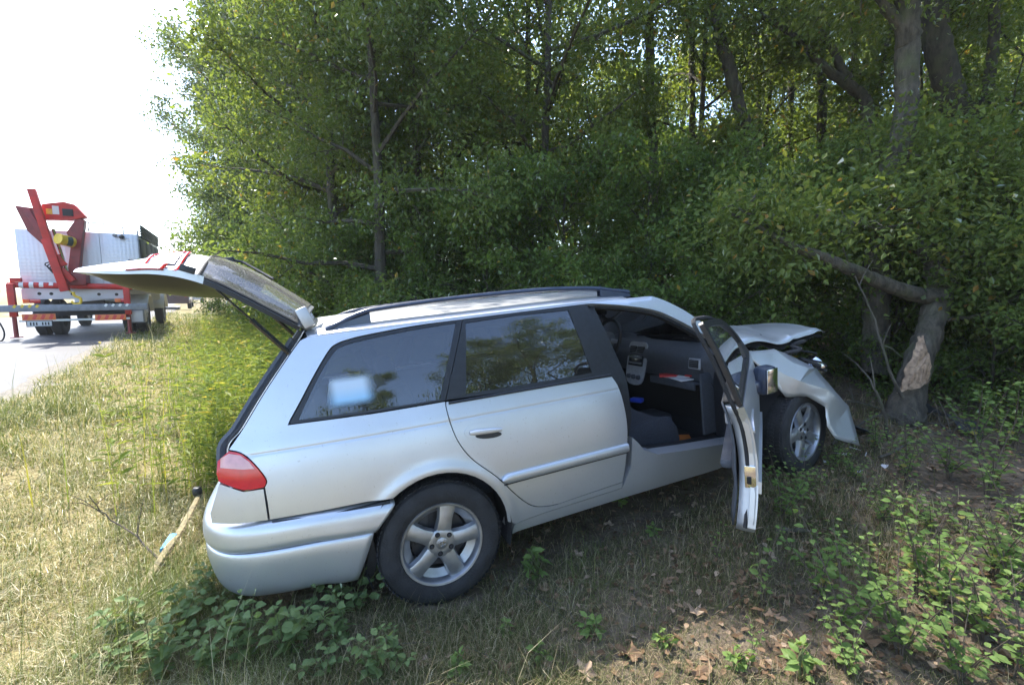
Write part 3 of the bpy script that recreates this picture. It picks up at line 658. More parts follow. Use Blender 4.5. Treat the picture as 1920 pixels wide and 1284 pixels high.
# ---- interior
mb = MB(); mb.box((1.0, 0, .25), (2.4, 1.44, .04)); mb.box((-.45, 0, .55), (.9, 1.2, .06)); mb.box((2.17, 0, .6), (.05, 1.36, .72)); mb.build('floor_pan', 'carpet', car)
mb = MB(); mb.box((1.45, 0, .33), (1.3, .26, .16), ch=.04); tunnel = mb.build('centre_tunnel', 'grey_plastic', car)
mb = MB(); mb.tube([(1.72, 0, .40), (1.70, 0, .56)], [.02, .008], 8); mb.lathe([(0, .03), (.02, .025), (.026, 0), (.02, -.03), (0, -.035)], 12, Matrix.Translation((1.70, 0, .585))); mb.build('gear_lever', 'black_trim', tunnel)
dsec = [(2.20, .985), (2.08, 1.005), (1.98, .99), (1.925, .95), (1.91, .90), (1.93, .84), (1.955, .79), (1.965, .755)]
mb = MB(); rows = []
for y in np.linspace(-.70, .70, 31):
    d_ = .03 * (1 - (y / .7) ** 2) - .10 * max(0, (abs(y) - .55) / .15) ** 2 * 0
    hood_ = .035 * math.exp(-((y - .36) / .17) ** 4)
    rows.append([(x - d_ + (.05 if abs(y) > .66 else 0), y, z + (hood_ if 0 < i < 4 else 0)) for i, (x, z) in enumerate(crom(dsec, 3))])
mb.grid(rows); dash = mb.build('dashboard', 'grey_plastic', car)
mb = MB(); mb.grid([[(x, y, z) for x, z in ((1.965, .757), (1.985, .72), (2.04, .60), (2.10, .46), (2.12, .40))] for y in np.linspace(-.68, .68, 9)]); mb.build('lower_dash', 'under', dash)
mb = MB(); mb.box((2.0, -.38, .735), (.24, .46, .012), ch=.004, rot=('Y', R(8))); mb.box((1.885, -.38, .73), (.014, .46, .05), ch=.005); mb.build('glovebox_tray', 'grey_plastic', dash)
mb = MB(); mb.prism(crom([(-.105, .15), (-.115, .0), (-.085, -.16), (.085, -.16), (.115, .0), (.105, .15), (.0, .165)], 4, True), .012, Matrix.Translation((1.885, 0, .84)) @ Matrix.Rotation(R(14), 4, 'Y') @ Matrix(((0, 0, -1, 0), (1, 0, 0, 0), (0, 1, 0, 0), (0, 0, 0, 1)))); con = mb.build('centre_console', 'light_plastic', dash)
TC = Matrix.Translation((1.868, 0, .84)) @ Matrix.Rotation(R(14), 4, 'Y')
mb = MB()
for y in (-.046, .046): mb.box((0, y, .105), (.012, .078, .06), TC, ch=.004)
mb.build('air_vent', 'under', con)
mb = MB()
for y in (-.046, .046):
    for k in range(4): mb.box((-.007, y, .085 + k * .014), (.006, .074, .003), TC)
mb.build('vent_slat', 'mid_plastic', con)
mb = MB(); mb.box((0, 0, .02), (.012, .172, .085), TC, ch=.003); rad = mb.build('radio', 'black_gloss', con)
mb = MB()
for k in range(5): mb.box((-.009, -.068 + k * .034, .0), (.008, .026, .014), TC, ch=.002)
mb.box((-.009, 0, .045), (.008, .15, .012), TC, ch=.002); mb.build('radio_button', 'mid_plastic', rad)
for y in (-.06, 0, .06):
    mb = MB(); mb.lathe([(0, .018), (.017, .016), (.02, 0)], 16, TC @ Matrix.Translation((0, y, -.11)) @ Matrix.Rotation(R(-90), 4, 'Y')); mb.build('heater_knob', 'grey_plastic', con)
mb = MB(); mb.box((1.905, -.60, .89), (.02, .105, .075), ch=.008, rot=('Y', R(8))); sv = mb.build('side_vent', 'light_plastic', dash)
mb = MB(); mb.box((1.897, -.60, .89), (.014, .085, .055), ch=.006, rot=('Y', R(8))); mb.build('vent_opening', 'under', sv)
mb = MB()
for k in range(4): mb.box((1.889, -.60, .872 + k * .013), (.006, .082, .003))
mb.build('vent_slat', 'mid_plastic', sv)
mb = MB()
for y in (.28, .36, .44): mb.lathe([(0, .004), (.036, .004), (.042, .0)], 20, Matrix.Translation((1.935, y, .955)) @ Matrix.Rotation(R(-75), 4, 'Y'))
mb.build('gauge', 'mid_plastic', dash)
TS = Matrix.Translation((1.86, .37, 1.0)) @ Matrix.Rotation(R(-68), 4, 'Y')
mb = MB(); mb.tube([(.185 * math.cos(a), .185 * math.sin(a), 0) for a in np.linspace(0, 2 * math.pi, 33)], .0155, 8, TS, cap=False); sw = mb.build('steering_wheel', 'black_trim', dash)
mb = MB(); mb.lathe([(0, .035), (.05, .03), (.075, .01), (.08, -.03)], 18, TS); mb.build('steering_boss', 'mid_plastic', sw)
mb = MB()
for a in (R(90), R(-90), R(180 + 35), R(180 - 35)): mb.tube([(.06 * math.cos(a), .06 * math.sin(a), 0), (.18 * math.cos(a), .18 * math.sin(a), 0)], [.025, .014], 8, TS, flat=.4)
mb.build('wheel_spoke', 'light_plastic', sw)
mb = MB(); mb.tube([(1.89, .37, .98), (2.05, .37, .88)], .045, 10); mb.build('steering_column', 'grey_plastic', dash)
def make_seat(y):
    s_ = MB(); rows = []
    for x in np.linspace(1.14, 1.70, 12):
        t = (x - 1.14) / .56
        zt = .535 + .035 * t - .09 * max(0, (t - .86) / .14) ** 2
        rows.append([(x, y - .25, .34), (x, y - .265, zt - .06), (x, y - .245, zt + .015), (x, y - .20, zt + .012), (x, y - .14, zt - .01), (x, y, zt - .014), (x, y + .14, zt - .01), (x, y + .20, zt + .012), (x, y + .245, zt + .015), (x, y + .265, zt - .06), (x, y + .25, .34)])
    s_.grid(rows); s_.add(rows[-1], [tuple(range(11))]); s_.add(rows[0], [tuple(range(11))])
    seat = s_.build('front_seat', 'seat_fabric', car, angle=70)
    b = MB(); rows = []
    for t in np.linspace(0, 1, 12):
        cx = 1.20 - .30 * t; cz = .50 + .60 * t; w = .25 - .05 * t ** 2
        f_ = .055
        rows.append([(cx + f_ + .03 * math.cos(a * 2) * (1 if abs(math.sin(a)) > .3 else 0) if math.cos(a) > 0 else cx + .095 * math.cos(a), y + w * math.sin(a), cz) for a in np.linspace(0, 2 * math.pi, 19)[:-1]])
    b.grid(rows, close_u=True); b.add(rows[-1], [tuple(range(18))]); b.build('backrest', 'seat_fabric', seat, angle=70)
    h = MB(); h.box((.875, y, 1.195), (.09, .26, .15), ch=.035, rot=('Y', R(-15))); h.build('headrest', 'seat_fabric', seat)
    h = MB(); [h.tube([(.90, y + d_, 1.05), (.88, y + d_, 1.16)], .006, 6) for d_ in (-.07, .07)]; h.build('headrest_post', 'chrome', seat)
    h = MB(); h.box((1.42, y, .31), (.5, .42, .05), ch=.01); h.build('seat_base', 'under', seat)
make_seat(-.37); make_seat(.37)
mb = MB(); mb.box((.28, 0, .47), (.52, 1.26, .16), ch=.05); rseat = mb.build('rear_seat', 'seat_fabric', car)
mb = MB(); mb.box((-.03, 0, .80), (.16, 1.24, .60), ch=.05, rot=('Y', R(-16))); mb.build('backrest', 'seat_fabric', rseat)
for y in (-.38, .38):
    mb = MB(); mb.box((-.11, y, 1.16), (.09, .26, .13), ch=.035, rot=('Y', R(-16))); mb.build('headrest', 'seat_fabric', rseat)
mb = MB(); mb.box((-.48, 0, .99), (.62, 1.12, .012), ch=.004); mb.build('load_cover', 'grey_plastic', car)
mb = MB(); mb.grid([[(x, y, .60 + .3 * 0) for x in (-.85, -.1)] for y in (-.6, .6)]); mb.build('load_floor', 'carpet', car)
mb = MB(); mb.tube([(1.07, -.62, 1.26), (1.09, -.64, .9), (1.10, -.66, .5)], .024, 4, flat=.08); mb.build('seat_belt', 'mid_plastic', car)
# right front door opening reveals: dark kick panel and A post
mb = MB(); mb.box((2.03, -.72, .66), (.10, .10, .62), ch=.02); mb.build('a_post', 'black_trim', car)
mb = MB(); mb.box((1.96, -.665, .62), (.16, .02, .42), ch=.006); mb.build('kick_panel', 'grey_plastic', car)
# ---- front doors: right one swung open and sagging, left one shut
HX, HY = 2.18, -.80
def open_x(ang, drop):
    c, s_ = math.cos(R(ang)), math.sin(R(ang))
    def X(p):
        px_ = p.x + .17 * min(1.1, max(0, (p.x - 1.13) / .87)); dx, dy = px_ - HX, p.y - HY
        x, y = HX + c * dx - s_ * dy, HY + s_ * dx + c * dy
        k = min(1.4, math.hypot(dx, dy) / .9)
        return Vector((x, y, p.z - drop * k - .004))
    return X
fd = [(1.128, .965), (1.16, .887), (1.172, .715), (1.16, .562), (1.12, .36), (1.16, .315), (1.6, .30), (1.93, .30), (1.985, .36), (2.01, .60), (2.02, .80), (2.02, .945), (1.6, .955)]
ffr = [(1.128, .966), (1.10, 1.2), (1.085, 1.375)] + crom([(1.10, 1.384), (1.28, 1.352), (1.52, 1.294), (1.676, 1.212), (1.824, 1.112), (1.99, .975)], 4) + [(2.0, .95), (1.6, .957)]
fgl = [(1.175, .99), (1.15, 1.2), (1.135, 1.335)] + crom([(1.15, 1.338), (1.28, 1.315), (1.50, 1.262), (1.65, 1.190), (1.76, 1.112), (1.80, 1.075)], 4) + [(1.80, .985), (1.5, .985)]
for side in (-1, 1):
    X = open_x(38.5, .085) if side < 0 else None
    d = panel('front_door', fd, 'silver', car, side, flange=.035, step=.045, xf=X)
    fr = panel('window_frame', ffr, 'black_trim', d, side, holes=[fgl], off=-.003, gap=.002, flange=.022, xf=X)
    panel('window_glass', fgl, 'clear_glass', fr, side, off=-.012, gap=-.003, flange=0, step=.08, xf=X)
    ml = [(1.165, .577), (1.6, .570), (1.98, .56), (2.0, .535), (1.98, .515), (1.6, .512), (1.16, .52)]
    panel('side_moulding', ml, 'silver', d, side, off=.014, gap=0, flange=.016, xf=X)
    ell = [(1.30 + .108 * math.cos(a), .815 + .045 * math.sin(a)) for a in np.linspace(0, 2 * math.pi, 28)[:-1]]
    panel('door_handle', ell, 'silver', d, side, off=.006, gap=0, flange=.006, xf=X)
    Xf = X or (lambda p: p)
    # shell: latch edge, inner trim, armrest
    mb = MB(); rows = []
    for z in np.linspace(.335, .955, 14):
        xe = float(np.interp(z, [.30, .36, .562, .715, .887, .97], [1.16, 1.125, 1.165, 1.177, 1.165, 1.135]))
        yo = abs(SURF(xe, z, side).y) - .008
        rows.append([Xf(Vector((xe - .002, side * yo, z))), Xf(Vector((xe + .004, side * (yo - .05), z))), Xf(Vector((xe + .012, side * (yo - .075), z)))])
    mb.grid(rows); mb.build('latch_edge', 'silver_inner', d, solid=.003)
    mb = MB(); rows = []
    for z in np.linspace(.34, .965, 12):
        bulge = .03 * math.exp(-((z - .62) / .08) ** 2) + (.015 if z < .5 else 0)
        rows.append([Xf(Vector((x, side * (abs(SURF(1.5, z, side).y) - .095 - bulge * (1 if 1.2 < x < 1.9 else .2)), z))) for x in (1.165, 1.18, 1.25, 1.4, 1.6, 1.8, 1.92, 1.95)])
    mb.grid(rows); tr = mb.build('inner_trim', 'grey_plastic', d, solid=.01)
    mb = MB(); rows = []
    for x in np.linspace(1.17, 1.95, 3):
        rows.append([Xf(Vector((x, side * (abs(SURF(1.5, .965, side).y) - k), .968))) for k in (.012, .095)])
    mb.grid(rows); mb.build('window_channel', 'rubber', d, solid=.012)
    e = [(1.123, .36), (1.162, .50), (1.172, .62), (1.175, .75), (1.160, .887), (1.128, .966), (1.10, 1.2), (1.085, 1.375), (1.28, 1.36), (1.52, 1.296), (1.70, 1.19), (1.824, 1.112)]
    mb = MB(); mb.tube([Xf(SURF(x + .004, z, side) - Vector((0, side * .045, 0))) for x, z in crom(e, 4)], .011, 6); mb.build('door_seal', 'rubber', d)
    if side < 0:
        yl = abs(SURF(1.17, .62, side).y)
        mb = MB(); mb.box((0, 0, 0), (.012, .05, .11), ch=.003); mb.v = [Xf(Vector((1.166, -(yl - .035), .60)) + v) for v in mb.v]; mb.build('latch_plate', 'chrome', d)
        mb = MB(); mb.box((0, 0, 0), (.018, .02, .035), ch=.003); mb.v = [Xf(Vector((1.162, -(yl - .04), .585)) + v) for v in mb.v]; mb.build('latch_slot', 'under', d)
        mb = MB(); mb.box((0, 0, 0), (.02, .06, .10), ch=.012); mb.v = [Xf(Vector((1.19, -(yl - .105), .90)) + v) for v in mb.v]; mb.build('pull_cup', 'light_plastic', tr)
        mb = MB(); mb.box((0, 0, 0), (.46, .06, .05), ch=.02); mb.v = [Xf(Vector((1.45, -(yl - .145), .62)) + v) for v in mb.v]; mb.build('armrest', 'grey_plastic', tr)
    # wing mirror
    RZ = Matrix.Rotation(R(97 if side < 0 else 0), 4, 'Z'); P0 = Matrix.Translation((2.09, -.985, .80) if side < 0 else (1.86, .93, 1.02)) @ RZ @ Matrix.Rotation(R(-2 if side < 0 else 0), 4, 'Y')
    mm = MB(); mm.box((0, 0, 0), (.10, .135, .185), P0, ch=.045); mm.box((.01, side * -.09, -.03), (.06, .10, .07), P0, ch=.02); mir = mm.build('wing_mirror', 'rail_blue', d)
    mg = MB(); mg.box((-.049, 0, 0), (.006, .105, .150), P0, ch=.003); mg.build('mirror_face', 'mirror_glass', mir)
# left wing, plain
panel('front_wing', [(2.03, .945), (2.6, .88), (3.0, .74), (3.05, .40), (2.98, .35)] + [(2.63 + .355 * math.cos(a), .31 + .355 * math.sin(a)) for a in np.linspace(.2, math.pi - .1, 12)] + [(2.10, .30), (2.03, .60)], 'silver', car, 1, flange=.03)
# soft patch drawn for a blurred-out decal on the quarter glass
stk = panel('blurred_decal', [(-.44, 1.055), (-.40, 1.205), (-.205, 1.20), (-.20, 1.05)], 'paper_white', car, -1, off=-.006, gap=0, flange=0, step=.03)
m, nt, N, L, b = new_mat('decal_blur')
tc = N.new('ShaderNodeTexCoord'); sp = N.new('ShaderNodeSeparateXYZ'); L.new(tc.outputs['Generated'], sp.inputs[0])
rp = N.new('ShaderNodeValToRGB'); L.new(sp.outputs[2], rp.inputs[0]); rp.color_ramp.elements[0].position = .25; rp.color_ramp.elements[1].position = .6
rp.color_ramp.elements[0].color = (.36, .62, .84, 1); rp.color_ramp.elements[1].color = (.58, .70, .80, 1); L.new(rp.outputs[0], b.inputs['Base Color']); b.inputs['Roughness'].default_value = .4
def edge_fade(axis):
    s1 = N.new('ShaderNodeMath'); s1.operation = 'SUBTRACT'; s1.inputs[1].default_value = .5; L.new(sp.outputs[axis], s1.inputs[0])
    s2 = N.new('ShaderNodeMath'); s2.operation = 'ABSOLUTE'; L.new(s1.outputs[0], s2.inputs[0])
    s3 = N.new('ShaderNodeMapRange'); s3.interpolation_type = 'SMOOTHSTEP'; s3.inputs[1].default_value = .5; s3.inputs[2].default_value = .22; s3.inputs[3].default_value = 0; s3.inputs[4].default_value = .9; L.new(s2.outputs[0], s3.inputs[0]); return s3
e1, e2 = edge_fade(0), edge_fade(2); pm = N.new('ShaderNodeMath'); pm.operation = 'MULTIPLY'; L.new(e1.outputs[0], pm.inputs[0]); L.new(e2.outputs[0], pm.inputs[1]); L.new(pm.outputs[0], b.inputs['Alpha'])
stk.data.materials.clear(); stk.data.materials.append(m); stk['label'] = 'pale blue and white blurred-out decal with soft edges on the quarter glass'

# loose things in the car
def in_car(o): o.matrix_world = car.matrix_world @ Matrix.Identity(4); return o
mb = MB()
for k, (x, y, a, s_) in enumerate(((1.97, -.36, .3, .20), (1.94, -.42, -.2, .22), (1.99, -.47, .5, .18))): mb.box((x, y, .752 + k * .012), (s_ * .6, s_, .008), ch=.002, rot=('Z', a))
tag(in_car(mb.build('leaflet_bundle', 'paper_white')), 'white folded leaflets lying in the open glovebox tray', 'papers')
mb = MB(); mb.box((1.925, -.33, .775), (.10, .16, .012), ch=.003, rot=('Z', .9)); mb.box((1.95, -.50, .79), (.06, .05, .01), ch=.003, rot=('Z', .2)); tag(in_car(mb.build('red_booklet', 'paper_red')), 'red booklet on top of the white leaflets in the glovebox tray', 'booklet')
mb = MB(); mb.box((1.84, -.02, .545), (.06, .10, .035), ch=.012, rot=('Z', .4)); tag(in_car(mb.build('blue_packet', 'blue_plastic')), 'small blue packet beside the gear lever', 'packet')
mb = MB(); mb.grid([[(1.78 + .05 * i + .01 * math.sin(j), -.50 + .035 * j, .30 + .05 * math.sin(1.3 * i + j) ** 2) for j in range(4)] for i in range(4)]); tag(in_car(mb.build('orange_wrapper', 'orange_card', solid=.003)), 'crumpled orange wrapper on the floor before the seat', 'wrapper')
# ================================================================== ground, road, plants
rng = np.random.default_rng(11)
def vnoise(x, y, s, seed=0):
    """cheap smooth value noise in 0..1"""
    r_ = np.random.default_rng(seed); T = r_.random((64, 64)); x = np.asarray(x) * s; y = np.asarray(y) * s
    xi = np.floor(x).astype(int); yi = np.floor(y).astype(int); fx = x - xi; fy = y - yi; fx = fx * fx * (3 - 2 * fx); fy = fy * fy * (3 - 2 * fy)
    g = lambda a, b: T[a % 64, b % 64]
    return (g(xi, yi) * (1 - fx) + g(xi + 1, yi) * fx) * (1 - fy) + (g(xi, yi + 1) * (1 - fx) + g(xi + 1, yi + 1) * fx) * fy
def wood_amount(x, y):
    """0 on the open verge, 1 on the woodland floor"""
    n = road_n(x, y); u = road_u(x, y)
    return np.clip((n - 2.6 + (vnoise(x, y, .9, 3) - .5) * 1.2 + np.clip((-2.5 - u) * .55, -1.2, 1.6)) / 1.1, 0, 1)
gx = np.concatenate([[-600, -300, -150, -90, -60, -40, -28, -20, -16, -13, -11, -9.5], np.arange(-8.5, 7, .085), np.arange(7, 14, .4), [15, 17, 20, 25, 35, 60, 120, 300, 600]])
gy = np.concatenate([[-300, -100, -40, -20, -10, -5, -2.5, -1], np.arange(-.5, 9, .085), np.arange(9, 22, .35), [23, 25, 28, 32, 38, 46, 60, 80, 110, 160, 260, 500, 900]])
GX, GY = np.meshgrid(gx, gy); GZ = ground(GX, GY)
near = (GX > -8) & (GX < 7) & (GY > -.5) & (GY < 9) & (road_n(GX, GY) > .15)
GZ = GZ + np.where(near, (vnoise(GX, GY, 4.2, 1) - .5) * .035 + (vnoise(GX, GY, 9.5, 2) - .5) * .02, 0)
V = np.stack([GX, GY, GZ], -1).reshape(-1, 3); nx, ny = len(gx), len(gy)
I = np.arange(nx * ny).reshape(ny, nx); a, b, c, d = I[:-1, :-1].ravel(), I[:-1, 1:].ravel(), I[1:, 1:].ravel(), I[1:, :-1].ravel()
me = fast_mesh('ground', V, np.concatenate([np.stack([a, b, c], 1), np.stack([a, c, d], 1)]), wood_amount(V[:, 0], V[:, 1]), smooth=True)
m, nt, N, L, b_ = new_mat('soil')
at = N.new('ShaderNodeAttribute'); at.attribute_name = 'tint'; tc = N.new('ShaderNodeTexCoord')
def ramp(scale, stops, detail=8, rough=.65):
    t = N.new('ShaderNodeTexNoise'); t.inputs['Scale'].default_value = scale; t.inputs['Detail'].default_value = detail; t.inputs['Roughness'].default_value = rough; L.new(tc.outputs['Object'], t.inputs['Vector'])
    r_ = N.new('ShaderNodeValToRGB'); L.new(t.outputs['Fac'], r_.inputs[0]); e = r_.color_ramp.elements
    e[0].position, e[0].color = stops[0][0], (*stops[0][1], 1); e[1].position, e[1].color = stops[-1][0], (*stops[-1][1], 1)
    for p, cc in stops[1:-1]: e.new(p).color = (*cc, 1)
    return r_, t
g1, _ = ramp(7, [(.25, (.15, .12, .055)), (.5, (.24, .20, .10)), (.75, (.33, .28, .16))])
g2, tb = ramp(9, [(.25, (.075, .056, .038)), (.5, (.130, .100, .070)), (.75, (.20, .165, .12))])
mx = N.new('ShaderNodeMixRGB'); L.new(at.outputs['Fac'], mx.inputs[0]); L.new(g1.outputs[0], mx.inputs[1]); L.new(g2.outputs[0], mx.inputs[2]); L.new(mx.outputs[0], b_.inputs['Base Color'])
b_.inputs['Roughness'].default_value = 1; b_.inputs['Specular IOR Level'].default_value = .1
nb = N.new('ShaderNodeTexNoise'); nb.inputs['Scale'].default_value = 38; nb.inputs['Detail'].default_value = 9; L.new(tc.outputs['Object'], nb.inputs['Vector'])
bp = N.new('ShaderNodeBump'); bp.inputs['Strength'].default_value = .9; bp.inputs['Distance'].default_value = .03; L.new(nb.outputs['Fac'], bp.inputs['Height']); L.new(bp.outputs[0], b_.inputs['Normal'])
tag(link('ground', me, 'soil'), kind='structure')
# road: crowned asphalt sheet with a ragged verge edge
m, nt, N, L, b_ = new_mat('asphalt'); tc = N.new('ShaderNodeTexCoord')
r1, _ = ramp(1.1, [(.3, (.045, .046, .050)), (.55, (.066, .067, .072)), (.75, (.095, .095, .097))]); r2, t2 = ramp(140, [(.3, (.55, .55, .55)), (.7, (1.1, 1.1, 1.1))], 3)
mx = N.new('ShaderNodeMixRGB'); mx.blend_type = 'MULTIPLY'; mx.inputs[0].default_value = 1; L.new(r1.outputs[0], mx.inputs[1]); L.new(r2.outputs[0], mx.inputs[2]); L.new(mx.outputs[0], b_.inputs['Base Color'])
b_.inputs['Roughness'].default_value = .62
bp = N.new('ShaderNodeBump'); bp.inputs['Strength'].default_value = .4; bp.inputs['Distance'].default_value = .01; L.new(t2.outputs['Fac'], bp.inputs['Height']); L.new(bp.outputs[0], b_.inputs['Normal'])
us = np.concatenate([[-200, -60, -20], np.arange(-10, 40, .12), np.arange(40, 90, 2), [100, 130, 180, 300, 600]]); rows = []
for u in us:
    e = (-.22 + .10 * (vnoise(u, 0, 1.3, 5) - .5) + .10 * (vnoise(u, 3, 4., 6) - .5)); r_ = []
    for n in (-6.4, -5, -3.2, -1.5, -.8, -.45, e):
        x = ROAD_P[0] + RU[0] * u + RN[0] * n; y = ROAD_P[1] + RU[1] * u + RN[1] * n; r_.append((x, y, float(np.interp(n, _hx, _hy)) + (.008 if n != e else .004)))
    rows.append(r_)
mb = MB(); mb.grid(rows); tag(mb.build('road', 'asphalt'), kind='structure')
simple('gravel', (.17, .15, .12), .95, 0, .35, 18, .8, 70)
rows = [[(ROAD_P[0] + RU[0] * u + RN[0] * n, ROAD_P[1] + RU[1] * u + RN[1] * n, float(np.interp(n, _hx, _hy)) + .004 - .004 * k) for k, n in ((0, -.4), (0, -.1), (0, .02 + .3 * (vnoise(u, 9, 1.6, 8) - .35)), (4, .2 + .3 * (vnoise(u, 9, 1.6, 8) - .35)))] for u in us]
mb = MB(); mb.grid(rows); tag(mb.build('road_shoulder', 'gravel'), kind='structure')

# ---- leaves
leaf_mat('leaf_green', [(0, (.090, .130, .040)), (.35, (.130, .178, .052)), (.7, (.168, .212, .062)), (.93, (.21, .23, .07)), (1, (.32, .20, .06))], .56, .08, (1.4, 1.35, .6))
leaf_mat('leaf_mid', [(0, (.080, .122, .040)), (.35, (.115, .166, .052)), (.7, (.148, .198, .060)), (.95, (.19, .22, .07)), (1, (.28, .20, .06))], .52, .07, (1.35, 1.3, .65))
leaf_mat('leaf_dark', [(0, (.060, .090, .042)), (.4, (.085, .125, .055)), (.8, (.115, .155, .065)), (1, (.15, .17, .07))], .52)
leaf_mat('leaf_shrub', [(0, (.080, .130, .034)), (.4, (.120, .185, .047)), (.8, (.165, .23, .06)), (.96, (.19, .23, .07)), (1, (.36, .26, .06))], .56, .12, (1.35, 1.3, .6))
leaf_mat('leaf_herb', [(0, (.11, .165, .065)), (.5, (.15, .21, .085)), (.95, (.20, .25, .10)), (1, (.30, .27, .08))], .36, .10)
leaf_mat('leaf_bright', [(0, (.095, .160, .045)), (.4, (.135, .205, .060)), (.85, (.18, .25, .08)), (1, (.30, .27, .08))], .38, .08)
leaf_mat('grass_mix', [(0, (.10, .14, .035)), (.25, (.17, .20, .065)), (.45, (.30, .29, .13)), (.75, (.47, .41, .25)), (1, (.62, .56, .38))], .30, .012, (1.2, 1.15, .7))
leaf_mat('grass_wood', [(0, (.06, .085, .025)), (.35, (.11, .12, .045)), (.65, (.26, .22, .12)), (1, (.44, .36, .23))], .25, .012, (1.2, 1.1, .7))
leaf_mat('weed', [(0, (.10, .15, .04)), (.5, (.17, .22, .06)), (.85, (.26, .28, .08)), (1, (.40, .32, .10))], .42, .05)
leaf_mat('dry_leaf', [(0, (.075, .045, .026)), (.4, (.14, .088, .052)), (.75, (.24, .16, .10)), (1, (.36, .27, .19))], .12, .05, (1.2, 1, .7))
def bark(name, c0, c1, green=.25):
    m, nt, N, L, b_ = new_mat(name); tc = N.new('ShaderNodeTexCoord'); mp = N.new('ShaderNodeMapping'); mp.inputs['Scale'].default_value = (1, 1, .28); L.new(tc.outputs['Object'], mp.inputs[0])
    t = N.new('ShaderNodeTexNoise'); t.inputs['Scale'].default_value = 22; t.inputs['Detail'].default_value = 9; t.inputs['Roughness'].default_value = .7; L.new(mp.outputs[0], t.inputs['Vector'])
    r_ = N.new('ShaderNodeValToRGB'); L.new(t.outputs['Fac'], r_.inputs[0]); r_.color_ramp.elements[0].position = .32; r_.color_ramp.elements[1].position = .68
    r_.color_ramp.elements[0].color = (*c0, 1); r_.color_ramp.elements[1].color = (*c1, 1)
    t2 = N.new('ShaderNodeTexNoise'); t2.inputs['Scale'].default_value = 5; t2.inputs['Detail'].default_value = 5; L.new(tc.outputs['Object'], t2.inputs['Vector'])
    mr = N.new('ShaderNodeMapRange'); mr.inputs[1].default_value = .5; mr.inputs[2].default_value = .7; mr.inputs[3].default_value = 0; mr.inputs[4].default_value = green * 2; L.new(t2.outputs['Fac'], mr.inputs[0])
    mx = N.new('ShaderNodeMixRGB'); mx.inputs[2].default_value = (.10, .11, .05, 1); L.new(mr.outputs[0], mx.inputs[0]); L.new(r_.outputs[0], mx.inputs[1]); L.new(mx.outputs[0], b_.inputs['Base Color'])
    b_.inputs['Roughness'].default_value = .92
    bp = N.new('ShaderNodeBump'); bp.inputs['Strength'].default_value = 1; bp.inputs['Distance'].default_value = .03; L.new(t.outputs['Fac'], bp.inputs['Height']); L.new(bp.outputs[0], b_.inputs['Normal'])
bark('bark', (.026, .021, .015), (.105, .088, .064)); bark('bark_grey', (.024, .020, .015), (.145, .125, .095), .35)

def unit(a): return a / np.maximum(np.linalg.norm(a, axis=-1, keepdims=True), 1e-9)
def leaves(C, D, Nn, l, w, tint, simple_leaf=True):
    """leaf blades at C along D, facing Nn -> verts, tris, tint"""
    N_ = len(C); S = unit(np.cross(D, Nn)); l = np.broadcast_to(l, N_)[:, None]; w = np.broadcast_to(w, N_)[:, None]; U = np.cross(S, D)
    if simple_leaf:
        Vv = np.stack([C, C + D * l * .45 + S * w * .5 + U * w * .16, C + D * l - U * l * .10, C + D * l * .45 - S * w * .5 + U * w * .16], 1)
        F = np.array([(0, 1, 2), (0, 2, 3)])
    else:
        Vv = np.stack([C, C + D * l * .22 + S * w * .40 + U * w * .12, C + D * l * .55 + S * w * .5 + U * w * .14 - U * l * .03, C + D * l - U * l * .16, C + D * l * .55 - S * w * .5 + U * w * .14 - U * l * .03, C + D * l * .22 - S * w * .40 + U * w * .12, C + D * l * .5 - U * l * .02], 1)
        F = np.array([(0, 1, 6), (1, 2, 6), (2, 3, 6), (3, 4, 6), (4, 5, 6), (5, 0, 6)])
    k = Vv.shape[1]; FF = (F[None] + (np.arange(N_) * k)[:, None, None]).reshape(-1, 3)
    return Vv.reshape(-1, 3), FF, np.repeat(tint, k)
def leaf_cloud(P, A, r_, per, size, sig, droop=.25):
    """clusters of leaves round twig points P with twig axes A"""
    n = len(P) * per; C = np.repeat(P, per, 0) + r_.normal(0, 1, (n, 3)) * sig * np.array([1, 1, .7])
    D = unit(np.repeat(A, per, 0) * .6 + r_.normal(0, .8, (n, 3)) - np.array([0, 0, droop])); Nn = unit(r_.normal(0, .55, (n, 3)) + np.array([0, 0, .9]))
    l = size * r_.uniform(.65, 1.25, n); base = np.repeat(r_.random(len(P)), per)
    t = np.clip(.45 * base + .55 * r_.random(n) ** 1.1, 0, .97); t[r_.random(n) > .988] = 1.
    return leaves(C, D, Nn, l, l * .58, t)
